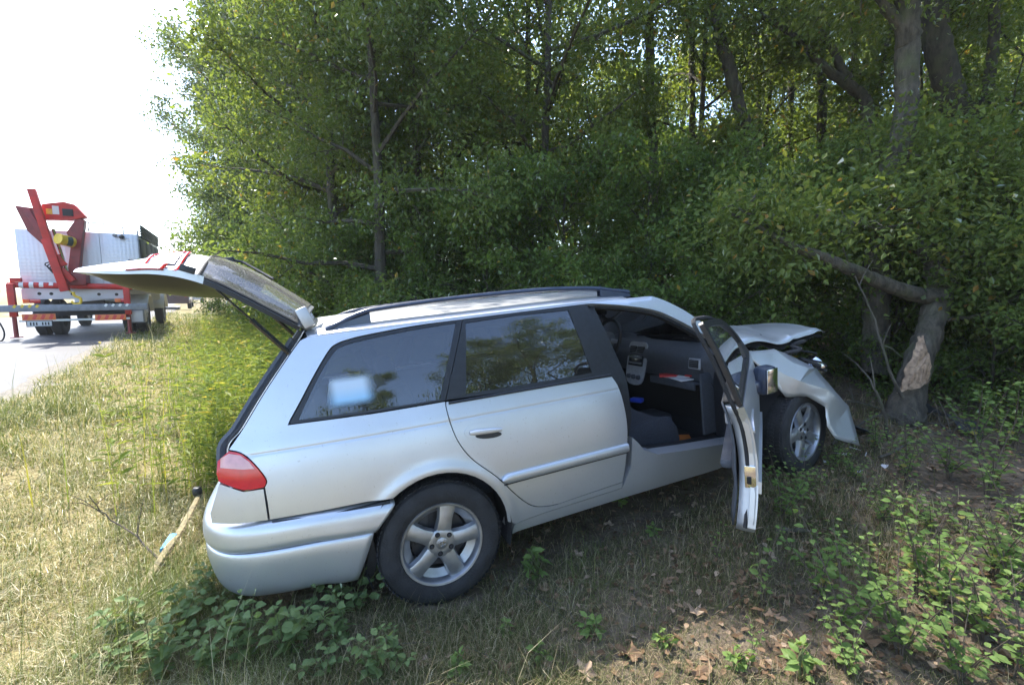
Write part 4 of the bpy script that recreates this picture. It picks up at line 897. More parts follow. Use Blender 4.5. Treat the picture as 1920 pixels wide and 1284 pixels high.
def grow_tree(seed, H, cb, spread, nlimb, ntwig, per, lsize, r0, lean=(0, 0), sig=.17, low_taper=.75):
    """trunk + limbs + leafy twigs; returns (MB of wood, leaf arrays)"""
    r_ = np.random.default_rng(seed); rp = random.Random(seed); wood = MB(); k = 9
    tp = []; p = np.zeros(3); wob = r_.normal(0, .05, (k, 2)).cumsum(0) * H * .06
    for i in range(k): t = i / (k - 1); tp.append(np.array([lean[0] * t * H + wob[i, 0], lean[1] * t * H + wob[i, 1], t * H * .93 - .15]))
    wood.tube([tuple(q) for q in crom(tp, 2)], [max(.012, r0 * (1 - .9 * (j / (2 * k - 2)) ** .8)) * (1.35 if j == 0 else 1) for j in range(2 * k - 1)], 9)
    P, A = [], []
    for i in range(nlimb):
        f = (i + rp.random() * .8) / nlimb; zf = cb + (1 - cb) * f; j = zf * (k - 1); j0 = min(int(j), k - 2); q = tp[j0] + (tp[j0 + 1] - tp[j0]) * (j - j0)
        az = i * 2.399 + rp.uniform(-.4, .4); ln = spread * (1 - low_taper * abs(f - .38) ** 1.3 * 1.3) * rp.uniform(.7, 1.15); el = rp.uniform(.05, .45) + .55 * f
        d = np.array([math.cos(az) * math.cos(el), math.sin(az) * math.cos(el), math.sin(el)]); pts = [q]; 
        for s_ in range(4):
            d = unit(d + r_.normal(0, .16, 3) + np.array([0, 0, .02 - .05 * s_ * (1 - f)])); pts.append(pts[-1] + d * ln / 4)
        rb = max(.012, r0 * .42 * (1 - .75 * f)); wood.tube([tuple(x) for x in pts], [rb * (1 - .8 * s_ / 4) for s_ in range(5)], 5)
        for tw in range(ntwig):
            g = rp.uniform(.22, 1.); s_ = min(int(g * 4), 3); b0 = pts[s_] + (pts[s_ + 1] - pts[s_]) * (g * 4 - s_)
            td = unit(unit(pts[s_ + 1] - pts[s_]) * .7 + r_.normal(0, .75, 3)); tl = ln * rp.uniform(.16, .38) * (1.15 - .5 * g)
            e = b0 + td * tl
            if tw % 3 == 0: wood.tube([tuple(b0), tuple((b0 + e) / 2 + r_.normal(0, .02, 3)), tuple(e)], [.010, .007, .004], 4, cap=False)
            for h in (.45, .8, 1.05): P.append(b0 + td * tl * h); A.append(td)
    Lv = leaf_cloud(np.array(P), np.array(A), r_, per, lsize, sig)
    return wood, Lv
TREES = {}
def proto(key, name, leafm, barkm, *a, **kw):
    wood, (V_, F_, T_) = grow_tree(*a, **kw)
    root = empty(name, (0, -400, -50)); wood.build('trunk', barkm, root, angle=60); me = fast_mesh('crown', V_, F_, T_); c = link('crown', me, leafm, root); TREES[key] = [root, 0]
    return root
def place(key, x, y, sc=1., rot=None, label=None, cat='tree', group=None, sz=None, tilt=(0, 0), dz=-.03):
    root, used = TREES[key]; o = root if not used else copy_tree(root); TREES[key][1] += 1
    o.location = (x, y, float(ground(x, y)) + dz); rot = PR.uniform(0, 6.28) if rot is None else rot
    o.rotation_euler = (tilt[0], tilt[1], rot); o.scale = (sc, sc, sz or sc)
    for kk in ('label', 'category', 'group'):
        if kk in o: del o[kk]
    tag(o, label, cat, group); return o
PR = random.Random(77)
proto('edgeA', 'broadleaf_tree', 'leaf_green', 'bark', 1, 9.6, .10, 2.9, 30, 15, 32, .078, .14)
proto('edgeB', 'broadleaf_tree', 'leaf_mid', 'bark', 2, 8.8, .08, 2.7, 30, 15, 33, .072, .12, lean=(.03, .0))
proto('oak', 'oak_tree', 'leaf_dark', 'bark', 3, 11.5, .09, 3.6, 34, 16, 32, .090, .20)
proto('deep', 'forest_tree', 'leaf_green', 'bark', 8, 10.5, .30, 2.9, 24, 13, 30, .092, .12)
proto('poleA', 'slender_tree', 'leaf_green', 'bark', 4, 9.5, .22, 2.1, 20, 11, 24, .10, .085, lean=(.05, .02))
proto('poleB', 'slender_tree', 'leaf_green', 'bark', 5, 8.6, .26, 2.2, 18, 11, 24, .10, .075, lean=(-.06, .03))
proto('shrubA', 'woodland_shrub', 'leaf_shrub', 'bark', 6, 2.7, .04, 1.35, 22, 9, 20, .062, .025, sig=.10)
proto('shrubB', 'woodland_shrub', 'leaf_shrub', 'bark', 7, 1.7, .03, 1.05, 18, 8, 18, .055, .018, sig=.085)
# wood edge, running away along the road
EG = 'trees along the wood edge'
for k, x, y, sc in (('oak', -9.0, 17.8, 1.06), ('oak', -12.6, 22.5, 1.05), ('oak', -16.5, 28.5, 1.05), ('oak', -8.1, 15.6, 1.0)):
    place(k, x, y, sc, label={-9.0: 'dark leaved oak overhanging the verge at the end of the wood edge', -12.6: 'dark leaved oak standing directly beyond the first roadside oak', -16.5: 'dark leaved oak farthest along the road edge', -8.1: 'dark leaved oak among the green trees of the wood edge'}[x], group='oaks at the far wood edge')
for k, x, y, sc in (('oak', -6.6, 13.8, .92), ('edgeB', -4.7, 11.6, 1.05), ('edgeA', -3.2, 9.9, 1.0), ('edgeB', -1.6, 9.0, 1.05), ('edgeA', .3, 9.0, 1.0)):  # first oak swapped in so its darker leaves stand for shade there
    place(k, x, y, sc, label='leafy green tree in the wood edge ' + {-6.6: 'next to the dark leaved oaks', -4.7: 'behind the raised tailgate', -3.2: 'beyond the tall weeds', -1.6: 'behind the rear quarter window', .3: 'behind the rear door'}[x], group=EG)
for k, x, y, sc in (('edgeA', -8.6, 19.5, 1.15), ('edgeB', -5.2, 15.5, 1.2), ('deep', -2.4, 13.2, 1.1), ('deep', 11.5, 13.5, 1.), ('edgeA', -1, 20., 1.2), ('edgeB', 5, 21, 1.2), ('edgeA', 11, 20, 1.2), ('edgeB', 17, 18, 1.2), ('edgeA', 22, 23, 1.3), ('edgeB', 16, 26, 1.3), ('edgeA', 8, 27, 1.3), ('edgeA', 1.5, 26, 1.3), ('edgeB', -4, 24, 1.3), ('edgeA', 2.2, 16.5, 1.1), ('edgeB', 8.2, 16., 1.1), ('edgeA', 5.4, 15.2, 1.1), ('edgeA', 11.2, 16.6, 1.1), ('edgeA', 14.6, 14.2, 1.1)):
    place(k, x, y, sc, label='leafy tree standing deep in the wood', group='trees deep in the wood')
for k, x, y, sc in (('poleA', 3.3, 8.4, 1.), ('poleB', 4.7, 9.6, 1.05), ('poleA', 6.2, 8.6, 1.), ('poleB', 8.3, 9.6, 1.), ('poleB', 7.9, 7.1, .95), ('poleA', 9.6, 7.0, 1.), ('poleA', 11.5, 8.6, 1.0)):
    place(k, x, y, sc, label='slender thin stemmed tree inside the wood behind the struck tree', group='slender trees inside the wood')
for k, x, y, sc in (('edgeB', -1.9, 7.1, 1.0), ('deep', .6, 7.1, .9), ('deep', -3.0, 8.5, 1.0)):  # both high crowned trees are added to shade the wagon and foreground
    place(k, x, y, sc, label={-1.9: 'bushy tree leafed to the ground behind the rear quarter of the wagon', .6: 'tall tree added behind the rear door to shade the wagon with its high crown', -3.0: 'tall high crowned tree added for shade and hidden behind the bushy tree'}[x], group='tall trees just behind the wagon')
for k, x, y, sc in (('shrubA', -3.5, 14., 1.7), ('shrubA', -.8, 12.5, 1.7), ('shrubA', 1.5, 11.8, 1.7), ('shrubA', 3.8, 12.3, 1.7), ('shrubA', 6.3, 12., 1.7), ('shrubA', 9., 12, 1.7), ('shrubA', 12, 11, 1.7), ('shrubA', 2.6, 9.8, 1.3), ('shrubA', 5.2, 9.9, 1.3)):
    place(k, x, y, sc, label='big loose shrub standing deep in the wood', cat='shrub', group='big shrubs deep in the wood')
# shrub layer
for k, x, y, sc in (('shrubA', -3.9, 9.1, 1.1), ('shrubA', -2.7, 7.9, 1.), ('shrubA', -1.5, 7.2, 1.05), ('shrubB', -2.0, 6.6, .9), ('shrubA', -.4, 6.8, 1.1), ('shrubA', .7, 6.5, 1.15), ('shrubA', 1.8, 6.4, 1.1), ('shrubA', 2.7, 5.9, 1.05), ('shrubB', 1.0, 5.7, 1.), ('shrubB', 2.3, 5.3, .95), ('shrubA', 3.7, 6.2, 1.), ('shrubA', 4.9, 6.4, 1.1), ('shrubA', 6.0, 6.0, 1.05), ('shrubA', 3.2, 7.4, 1.2), ('shrubA', 7.4, 5.6, 1.2), ('shrubA', -5.3, 10.9, 1.1), ('shrubA', -6.6, 12.4, 1.1), ('shrubA', 5.6, 7.6, 1.2), ('shrubA', -7.8, 14.2, 1.1)):
    w_ = 'beyond the tall weeds and raised tailgate' if x < -2.3 else 'behind the rear doors of the wagon' if x < 1.3 else 'behind the bonnet of the wagon' if x < 4 else 'behind the struck tree'
    place(k, x, y, sc, label='dense green shrub at the foot of the wood ' + w_, cat='shrub', group='shrubs ' + w_)
for k, x, y, sc in (('shrubB', 4.35, 3.55, .75), ('shrubA', 6.0, 5.2, 1.1), ('shrubA', 4.9, 5.6, .9), ('shrubB', 4.5, 4.3, .95), ('shrubB', 5.2, 3.9, .9), ('shrubA', 5.3, 4.8, .8), ('shrubB', 4.7, 3.3, .62), ('shrubB', 4.2, 5.1, .9), ('shrubB', 5.9, 3.2, .9), ('shrubA', 6.4, 4.2, 1.)):
    place(k, x, y, sc, label='green shrub growing beside the base of the struck tree', cat='shrub', group='shrubs beside the struck tree')
# trees across the field and across the road (the latter mirror in the car's windows)
place('oak', -46, 40, .75, label='small round tree far across the field beyond the recovery truck', cat='tree')
place('oak', -60, 48, .8, label='distant tree at the edge of the far field', cat='tree', group='distant trees at the field edge')
place('oak', -70, 50, .8, label='distant tree at the edge of the far field', cat='tree', group='distant trees at the field edge')
for x, y, s_ in ((7.5, -6.5, 1.), (11, -3.5, 1.05), (3.0, -9.5, .95), (9.6, -.6, 1.), (9.2, 3.0, .95), (6.6, -3.6, .9)): place('edgeA', x, y, s_, label='tree standing across from the passenger side of the wagon', group='trees across from the wagon')

# ---- traced trunks: the struck tree and the crooked stems behind it
def trunk_tree(name, label, paths, barkm, tips, seed, leafm='leaf_green', per=42, lsize=.062, sig=.2, cat='tree'):
    root = empty(name, paths[0][0][0]); wood = MB()
    O = Vector(paths[0][0][0])
    for pts, rad in paths:
        cp = crom(pts, 5); cp = crom(cp, 2); n_ = len(cp); rr = [np.interp(i / (n_ - 1), np.linspace(0, 1, len(rad)), rad) for i in range(n_)]
        q = random.Random(seed); wood.tube([Vector(p) - O + Vector((q.gauss(0, .006), q.gauss(0, .006), 0)) for p in cp], rr, 14)
    for v in wood.v: v += Vector((q.gauss(0, 1), q.gauss(0, 1), q.gauss(0, .5))) * .0055
    t = wood.build('trunk', barkm, root, angle=70)
    r_ = np.random.default_rng(seed); P = []; A = []
    tw = MB()
    for (c, rad, cnt) in tips:
        for i in range(cnt):
            d = unit(r_.normal(0, 1, 3)); p = np.array(c) + d * rad * r_.random() ** .5 * np.array([1, 1, .8]); P.append(p - np.array(O)); A.append(unit(d + np.array([0, 0, .2])))
            if i % 4 == 0:
                b0 = np.array(c) - np.array(O); tw.tube([tuple(b0), tuple((b0 + P[-1]) / 2 + r_.normal(0, .05, 3)), tuple(P[-1])], [.012, .008, .004], 4, cap=False)
    if tips:
        tw.build('branches', barkm, root)['kind'] = 'stuff'
        V_, F_, T_ = leaf_cloud(np.array(P), np.array(A), r_, per, lsize, sig); link('crown', fast_mesh('crown', V_, F_, T_), leafm, root)
    return tag(root, label, cat), t
def at_px(px, py, dist):
    """a point seen at photo pixel (1920 wide) at a given forward distance"""
    f = 872.72; th = R(PITCH); x, y = (px - 960) / f, (py - 642) / f
    d = Vector((x, math.cos(th) - y * math.sin(th), -math.sin(th) - y * math.cos(th))); return tuple(Vector((0, 0, CAM_H)) + d * (dist / d.y))
def pxs(l): return [at_px(*p) for p in l]
struck = trunk_tree('struck_tree', 'stout forked tree the wagon struck with torn bark at its base', [
    (pxs([(1690, 800, 4.05), (1705, 735, 4.1), (1735, 640, 4.2), (1757, 570, 4.3), (1762, 530, 4.4), (1752, 490, 4.45), (1725, 462, 4.5), (1695, 410, 4.7), (1660, 320, 4.8)]), [.19, .120, .100, .100, .108, .09, .06, .04, .015]),
    (pxs([(1765, 560, 4.33), (1700, 548, 4.25), (1610, 512, 4.1), (1540, 482, 4.0), (1480, 458, 3.95), (1420, 425, 4.0), (1370, 400, 4.1)]), [.09, .066, .055, .045, .03, .016, .006]),
    (pxs([(1755, 500, 4.42), (1780, 450, 4.7), (1800, 380, 5.0), (1810, 300, 5.3)]), [.075, .05, .035, .02]),
    (pxs([(1770, 600, 4.3), (1840, 590, 4.2), (1900, 560, 4.1), (1960, 520, 4.0)]), [.02, .016, .012, .006])], 'bark_grey',
    [(at_px(1690, 380, 4.6), .5, 60), (at_px(1700, 300, 5.0), .7, 60), (at_px(1810, 320, 4.9), .6, 70), (at_px(1840, 480, 4.2), .45, 40), (at_px(1600, 420, 4.4), .5, 26), (at_px(1900, 540, 4.2), .5, 30), (at_px(1470, 440, 4.1), .42, 40), (at_px(1400, 400, 4.2), .4, 34), (at_px(1900, 400, 4.8), .7, 55)], 21)
# torn wood on the struck side
mb = MB(); rs = random.Random(4); rows = []
pA = [Vector(at_px(*p)) for p in ((1684, 735, 3.925), (1696, 695, 3.94), (1712, 658, 3.975), (1722, 632, 4.03))]
pB = [Vector(at_px(*p)) for p in ((1740, 718, 3.935), (1746, 684, 3.96), (1740, 658, 3.99), (1728, 630, 4.035))]
for i, t in enumerate(np.linspace(0, 3, 13)):
    j = min(int(t), 2); a_ = pA[j].lerp(pA[j + 1], t - j); b_2 = pB[j].lerp(pB[j + 1], t - j)
    rows.append([a_.lerp(b_2, u) + Vector((0, -.022 * math.sin(math.pi * u) + rs.uniform(-.007, .007), rs.uniform(-.012, .012))) - struck[0].location for u in np.linspace(rs.uniform(-.06, .06), 1 + rs.uniform(-.08, .08), 8)])
mb.grid(rows); mb.build('torn_wood', 'wood_raw', struck[0], smooth=False, solid=.01)
mb = MB()
for i in range(14):
    p = pA[0].lerp(pB[0], rs.random()) - struck[0].location; mb.tube([p, p + Vector((rs.uniform(-.04, .04), -.03, rs.uniform(.05, .2)))], [.008, .002], 4)
mb.build('splinters', 'wood_raw', struck[0])['kind'] = 'stuff'
trunk_tree('crooked_tree', 'crooked grey trunk with pale lichen spots behind the struck tree', [
    (pxs([(1640, 700, 5.0), (1645, 500, 5.0), (1652, 370, 5.0), (1683, 290, 5.0), (1698, 210, 5.0), (1700, 120, 5.0), (1702, 40, 5.0), (1688, -120, 5.0)]), [.13, .12, .115, .105, .10, .10, .105, .09]),
    (pxs([(1700, 60, 5.0), (1660, 15, 5.0), (1620, -60, 5.0)]), [.06, .045, .035])], 'bark_grey', [(at_px(1690, -150, 5.0), 1.2, 120), (at_px(1600, -60, 5.0), .7, 60), (at_px(1660, 430, 5.2), .5, 40)], 22)
trunk_tree('leaning_tree', 'dark leaning tree arching over the bonnet of the wagon', [
    (pxs([(1430, 560, 7.2), (1425, 380, 7.2), (1410, 290, 7.2), (1390, 215, 7.2), (1368, 130, 7.2), (1345, 50, 7.2), (1335, -80, 7.2)]), [.12, .11, .10, .09, .085, .08, .06])], 'bark', [(at_px(1340, -70, 7.2), 1.5, 140), (at_px(1400, 120, 7.6), .6, 30)], 23)
trunk_tree('forked_tree', 'forked dark stem with a long limb sweeping left inside the wood', [
    (pxs([(1625, 420, 7.), (1627, 260, 7.), (1622, 190, 7.), (1598, 165, 7.), (1550, 130, 7.), (1490, 70, 7.), (1420, 25, 7.)]), [.09, .08, .075, .07, .055, .04, .03]),
    (pxs([(1600, 168, 7.), (1570, 110, 7.), (1545, 50, 7.1), (1525, -40, 7.2)]), [.06, .05, .045, .04])], 'bark', [(at_px(1430, 20, 7.), .7, 50), (at_px(1530, -60, 7.2), 1.2, 110)], 24)
trunk_tree('rough_tree', 'thick rough trunk leaning left among leaves right of the crooked trunk', [
    (pxs([(1850, 560, 6.3), (1840, 350, 6.3), (1815, 240, 6.3), (1780, 170, 6.3), (1755, 60, 6.3), (1745, -80, 6.3)]), [.20, .18, .16, .15, .14, .12]),
    (pxs([(1830, 255, 6.3), (1855, 150, 6.3), (1865, 40, 6.3), (1862, -60, 6.3)]), [.07, .06, .055, .05])], 'bark', [(at_px(1750, -120, 6.3), 1.4, 130), (at_px(1870, -60, 6.2), 1.2, 110), (at_px(1900, 200, 5.8), .8, 60)], 25)
for i, (px, py0, d, r_) in enumerate(((1537, 250, 8.6, .075), (1597, 260, 9.4, .07), (1415, 240, 9.8, .05), (1300, 300, 9.0, .06), (1230, 240, 8.4, .08), (1480, 250, 10.5, .06))):
    q = random.Random(i); trunk_tree('bare_stem', 'thin straight dark stem rising between the leaning trees', [(pxs([(px + 8, 600, d), (px + q.uniform(-6, 6), 330, d), (px + q.uniform(-14, 8), 120, d), (px + q.uniform(-25, 10), -100, d)]), [r_ * 1.2, r_, r_ * .9, r_ * .75])], 'bark', [(at_px(px - 10, -140, d), 1.3, 70)], 40 + i)[0]['group'] = 'thin straight stems in the wood'

# ---- grass
def blades(x, y, h, w, lean, tint, r_, z=None):
    n = len(x); az = r_.uniform(0, 2 * np.pi, n); d = np.stack([np.cos(az), np.sin(az), np.zeros(n)], 1); s_ = np.stack([-np.sin(az), np.cos(az), np.zeros(n)], 1)
    b0 = np.stack([x, y, ground(x, y) - .012 if z is None else z], 1); up = np.array([0, 0, 1.])
    h = h[:, None]; w = w[:, None]; lean = lean[:, None]
    m1 = b0 + up * h * .55 * np.cos(lean * .6) + d * h * .55 * np.sin(lean * .6); tp = m1 + up * h * .5 * np.cos(lean * 1.5) + d * h * .5 * np.sin(lean * 1.5)
    V_ = np.stack([b0 - s_ * w, b0 + s_ * w, m1 - s_ * w * .75, m1 + s_ * w * .75, tp], 1).reshape(-1, 3)
    F = np.array([(0, 1, 3), (0, 3, 2), (2, 3, 4)]); return V_, (F[None] + (np.arange(n) * 5)[:, None, None]).reshape(-1, 3), np.repeat(tint, 5)
def join(parts):
    V_, F_, T_ = [], [], []; o = 0
    for v, f, t in parts: V_.append(v); F_.append(f + o); T_.append(t); o += len(v)
    return np.concatenate(V_), np.concatenate(F_), np.concatenate(T_)
def scatter(n, rmin, rmax, amin, amax, r_):
    """points spread evenly in the logarithm of distance, so that near ground is densest"""
    rr = rmin * (rmax / rmin) ** r_.random(n); a = np.radians(r_.uniform(amin, amax, n)); return rr * np.sin(a), rr * np.cos(a), rr
def wheel_clear(x, y):
    """keep clear of where the tyres and the sill press the ground"""
    q = car.matrix_world.inverted(); cx = q[0][0] * x + q[0][1] * y + q[0][3]; cy = q[1][0] * x + q[1][1] * y + q[1][3]
    k = np.ones(len(x), bool)
    for wx, wy in ((0, -.745), (2.655, -.735), (0, .745), (2.63, .735)): k &= ~((np.abs(cx - wx) < .2) & (np.abs(cy - wy) < .13))
    return k, (cx > -.95) & (cx < 3.0) & (np.abs(cy) < .74)
r_ = np.random.default_rng(5)
x, y, rr = scatter(420000, 1.35, 30, -58, 12, r_); n = road_n(x, y); wd = wood_amount(x, y); pat = vnoise(x, y, 1.4, 12); pat2 = vnoise(x, y, 3.1, 14)
keep = (n > -.12 + .25 * pat) & (r_.random(len(x)) > wd * .96) & (r_.random(len(x)) < .35 + .8 * pat2); wc, under_car = wheel_clear(x, y); keep &= wc & ~under_car
x, y, rr, n, pat, pat2 = (q[keep] for q in (x, y, rr, n, pat, pat2)); N_ = len(x)
green = np.clip((pat - .48) * 3.0 + (n - 1.9) * .35, 0, 1)
t = np.where(r_.random(N_) < .36 + .55 * green, r_.uniform(0, .40, N_), r_.uniform(.38, 1, N_))
h = r_.uniform(.05, .15, N_) * (.75 + .7 * pat2) * (1 + .5 * green) * (1 + .012 * rr); tall = r_.random(N_) > .985; h[tall] *= 2.6
lean = np.where(t > .4, r_.uniform(.8, 1.6, N_), r_.uniform(.3, 1.2, N_)); lean[tall] *= .4
A1 = blades(x, y, h, np.maximum(.0009, .00046 * rr) * r_.uniform(.6, 1.3, N_), lean, t, r_)
gr = link('verge_grass', fast_mesh('verge_grass', *A1), 'grass_mix'); tag(gr, 'dry straw coloured and green grass on the sunny roadside verge', 'grass', kind='stuff')
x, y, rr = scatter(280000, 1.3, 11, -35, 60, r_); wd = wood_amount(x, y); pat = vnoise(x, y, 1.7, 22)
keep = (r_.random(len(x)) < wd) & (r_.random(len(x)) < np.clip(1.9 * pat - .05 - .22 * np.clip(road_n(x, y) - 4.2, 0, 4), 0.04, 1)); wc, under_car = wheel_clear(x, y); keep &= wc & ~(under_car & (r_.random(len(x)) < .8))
x, y, rr, pat = (q[keep] for q in (x, y, rr, pat)); N_ = len(x)
t = np.where(r_.random(N_) < .55, r_.uniform(0, .4, N_), r_.uniform(.4, 1, N_)); h = r_.uniform(.035, .13, N_) * (.6 + .7 * pat); tall = r_.random(N_) > .99; h[tall] *= 2.2
A2 = blades(x, y, h, np.maximum(.0010, .0005 * rr) * r_.uniform(.6, 1.2, N_), r_.uniform(.35, 1.5, N_), t, r_)
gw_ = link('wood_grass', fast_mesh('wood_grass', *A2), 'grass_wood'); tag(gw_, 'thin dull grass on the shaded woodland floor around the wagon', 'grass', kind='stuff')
# tall weeds between verge and wood
W = 5200; u = -3.4 + 19 * r_.random(W) ** 1.7; n = r_.normal(3.0, .62, W) + np.where(u > 6, .2, 0); x = ROAD_P[0] + RU[0] * u + RN[0] * n; y = ROAD_P[1] + RU[1] * u + RN[1] * n
wc, under_car = wheel_clear(x, y); q = car.matrix_world.inverted(); cx = q[0][0] * x + q[0][1] * y + q[0][3]; cy = q[1][0] * x + q[1][1] * y + q[1][3]
keep = ~under_car & ~((cx > -1.12) & (cx < 2.9) & (np.abs(cy) < .95)) & ~((cx > -3) & (cy < -.45)) & (np.hypot(x, y) > 2.9); x, y, n = x[keep], y[keep], n[keep]; W = len(x)
h = r_.uniform(.34, 1.0, W) * (.75 + .5 * vnoise(x, y, 1.2, 33)); z0 = ground(x, y); az = r_.uniform(0, 6.28, W); ln = r_.uniform(0, .25, W)
parts = [blades(x, y, h, np.full(W, .0035), ln, r_.uniform(.2, .9, W), r_, z0 - .02)]
for j in range(26):
    f = (j + .5) / 26; a = az + j * 2.4 + r_.normal(0, .3, W); D = unit(np.stack([np.cos(a), np.sin(a), np.full(W, .35)], 1)); P = np.stack([x + np.cos(az) * 0, y, z0 + h * (.12 + .88 * f)], 1) + r_.normal(0, .012, (W, 3))
    l = .030 + h * r_.uniform(.03, .10, W) * (1.15 - .55 * f); parts.append(leaves(P, D, unit(r_.normal(0, .3, (W, 3)) + np.array([0, 0, 1.])), l, l * .27, np.clip(r_.normal(.45, .25, W) + .12 * (f > .9), 0, 1)))
k_ = r_.integers(0, W, 3600); sx, sy = x[k_] + r_.normal(0, .18, 3600), y[k_] + r_.normal(0, .18, 3600); k2 = np.hypot(sx, sy) > 2.9; sx, sy = sx[k2], sy[k2]
parts.append(blades(sx, sy, r_.uniform(.35, .95, len(sx)), r_.uniform(.0025, .005, len(sx)), r_.uniform(.05, .55, len(sx)), r_.uniform(.3, 1, len(sx)), r_))
tag(link('tall_weeds', fast_mesh('tall_weeds', *join(parts)), 'weed'), 'tall yellow green weeds between the verge and the wood', 'weeds', kind='stuff')
# fallen leaves on the wood floor
def dry_leaf_arrays(x, y, s_, r_, lift=.012):
    N_ = len(x); C = np.stack([x, y, ground(x, y) + lift + r_.uniform(0, .02, N_)], 1); a = r_.uniform(0, 6.28, N_); D = unit(np.stack([np.cos(a), np.sin(a), r_.normal(0, .22, N_)], 1))
    return leaves(C, D, unit(r_.normal(0, .28, (N_, 3)) + np.array([0, 0, 1.])), s_, s_ * .6, np.clip(r_.normal(.5, .27, N_), 0, 1), False)
x, y, rr = scatter(22000, 1.3, 9, -32, 62, r_); wd = wood_amount(x, y); keep = (r_.random(len(x)) < wd * np.clip(.12 + .34 * (road_n(x, y) - 3.2), .07, 1)); x, y = x[keep], y[keep]
tag(link('leaf_litter', fast_mesh('leaf_litter', *dry_leaf_arrays(x, y, r_.uniform(.016, .05, len(x)), r_)), 'dry_leaf'), 'brown leaf litter strewn over the woodland floor', 'leaf litter', kind='stuff')
# twigs
mb = MB(); q = random.Random(9)
for i in range(330):
    X_ = q.uniform(-.6, 5.0); Y_ = q.uniform(1.4, 5.2)
    if float(wood_amount(X_, Y_)) < .6 or (X_ < 2 and Y_ > 2.6 and Y_ < 4.5): continue
    a = q.uniform(0, 6.28); l = q.uniform(.05, .32); pts = []
    for s_ in (0, .35, .7, 1): pts.append((X_ + math.cos(a + s_ * q.uniform(-.4, .4)) * l * s_, Y_ + math.sin(a) * l * s_, float(ground(X_ + math.cos(a) * l * s_, Y_ + math.sin(a) * l * s_)) + .012 + .02 * q.random()))
    mb.tube(pts, [.0035, .003, .0025, .0012], 5)
tag(mb.build('twig_litter', 'bark_grey'), 'thin dry twigs scattered on the woodland floor', 'twigs', kind='stuff')
# ================================================================== foreground plants and litter
def ground_px(px, py):
    """where the sight line through photo pixel (px, py) meets the ground"""
    a = Vector((0, 0, CAM_H)); d = Vector(at_px(px, py, 1.)) - a; t = .8
    for i in range(400):
        p = a + d * t
        if p.z < float(ground(p.x, p.y)): break
        t += .02
    return p.x, p.y
def herb_mesh(seed, h, nst, nlf, lsize, wr, spread, opposite=False, droop=.2):
    """leafy stems from one foot: returns (stem MB, leaf arrays)"""
    q = random.Random(seed); r_ = np.random.default_rng(seed); mb = MB(); P, D, S, T = [], [], [], []
    for s_ in range(nst):
        a = q.uniform(0, 6.28); l = h * q.uniform(.65, 1.1); tip = np.array([math.cos(a), math.sin(a), 0]) * spread * q.uniform(.3, 1.); pts = []
        for k in range(6):
            f = k / 5; pts.append(tip * f ** 1.5 + np.array([math.sin(3 * f + a) * .012, math.cos(2.3 * f + a) * .012, l * f * (1 - .12 * f * np.linalg.norm(tip) / max(spread, .01))]))
        mb.tube([tuple(p) for p in pts], [.0032, .0029, .0025, .0021, .0016, .0009], 5)
        base = q.uniform(.1, .6)
        for k in range(nlf):
            f = .16 + .84 * (k + .5) / nlf; j = min(int(f * 5), 4); p = pts[j] + (pts[j + 1] - pts[j]) * (f * 5 - j)
            for sd in ((0, math.pi) if opposite else (0,)):
                az = a + k * (math.pi / 2 if opposite else 2.4) + sd + q.uniform(-.35, .35); el = q.uniform(-.15, .45)
                d = np.array([math.cos(az) * math.cos(el), math.sin(az) * math.cos(el), math.sin(el)]); P.append(p + d * .012); D.append(d)
                S.append(lsize * q.uniform(.6, 1.15) * (1.1 - .45 * abs(f - .55) * 2 * (1 if f > .55 else .6))); T.append(min(.98, base + q.uniform(-.1, .35)) if q.random() > .03 else 1.)
    P, D, S, T = map(np.array, (P, D, S, T)); n_ = len(P)
    return mb, leaves(P, unit(D), unit(r_.normal(0, .5, (n_, 3)) + np.array([0, 0, 1.])), S, S * wr, T, False)
simple('stem_green', (.10, .12, .04), .7, 0, .3, 20); simple('stem_brown', (.085, .065, .045), .8, 0, .3, 20)
HERB = {}
def herb_proto(key, name, leafm, stemm, *a, **k):
    mb, L_ = herb_mesh(*a, **k); root = empty(name, (0, -400, -50)); mb.build('stem', stemm, root)['kind'] = 'stuff'; link('foliage', fast_mesh('foliage', *L_), leafm, root); HERB[key] = [root, 0]
def herb(key, px, py, sc, label, group, cat='plant'):
    root, used = HERB[key]; o = root if not used else copy_tree(root); HERB[key][1] += 1; x, y = ground_px(px, py)
    o.location = (x, y, float(ground(x, y)) - .01); o.rotation_euler = (0, 0, PR.uniform(0, 6.28)); o.scale = (sc, sc, sc)
    for kk in ('label', 'category', 'group'):
        if kk in o: del o[kk]
    tag(o, label, cat, group); return o
herb_proto('nettle', 'broad_leaved_herb', 'leaf_herb', 'stem_green', 61, .36, 4, 7, .072, .60, .13, opposite=True)
herb_proto('bind', 'broad_leaved_herb', 'leaf_herb', 'stem_green', 62, .28, 5, 7, .062, .70, .18)
herb_proto('sprig', 'low_shrub', 'leaf_bright', 'stem_brown', 63, .52, 6, 21, .044, .64, .24)
herb_proto('sprig2', 'low_shrub', 'leaf_bright', 'stem_brown', 64, .40, 7, 17, .042, .66, .28)
herb_proto('seed', 'tree_seedling', 'leaf_bright', 'stem_brown', 65, .42, 2, 13, .042, .6, .06)
herb_proto('tuft', 'small_green_plant', 'leaf_bright', 'stem_green', 66, .12, 6, 5, .05, .5, .05)
for i, (px, py) in enumerate(((200, 1270), (240, 1215), (300, 1282), (330, 1225), (390, 1262), (350, 1175), (430, 1195), (465, 1245), (395, 1130), (445, 1130))):
    herb('nettle' if i % 3 else 'bind', px, py, .62 + .08 * (i % 4), 'broad leaved green herb in the patch beside the rear bumper', 'herbs in the patch beside the rear bumper')
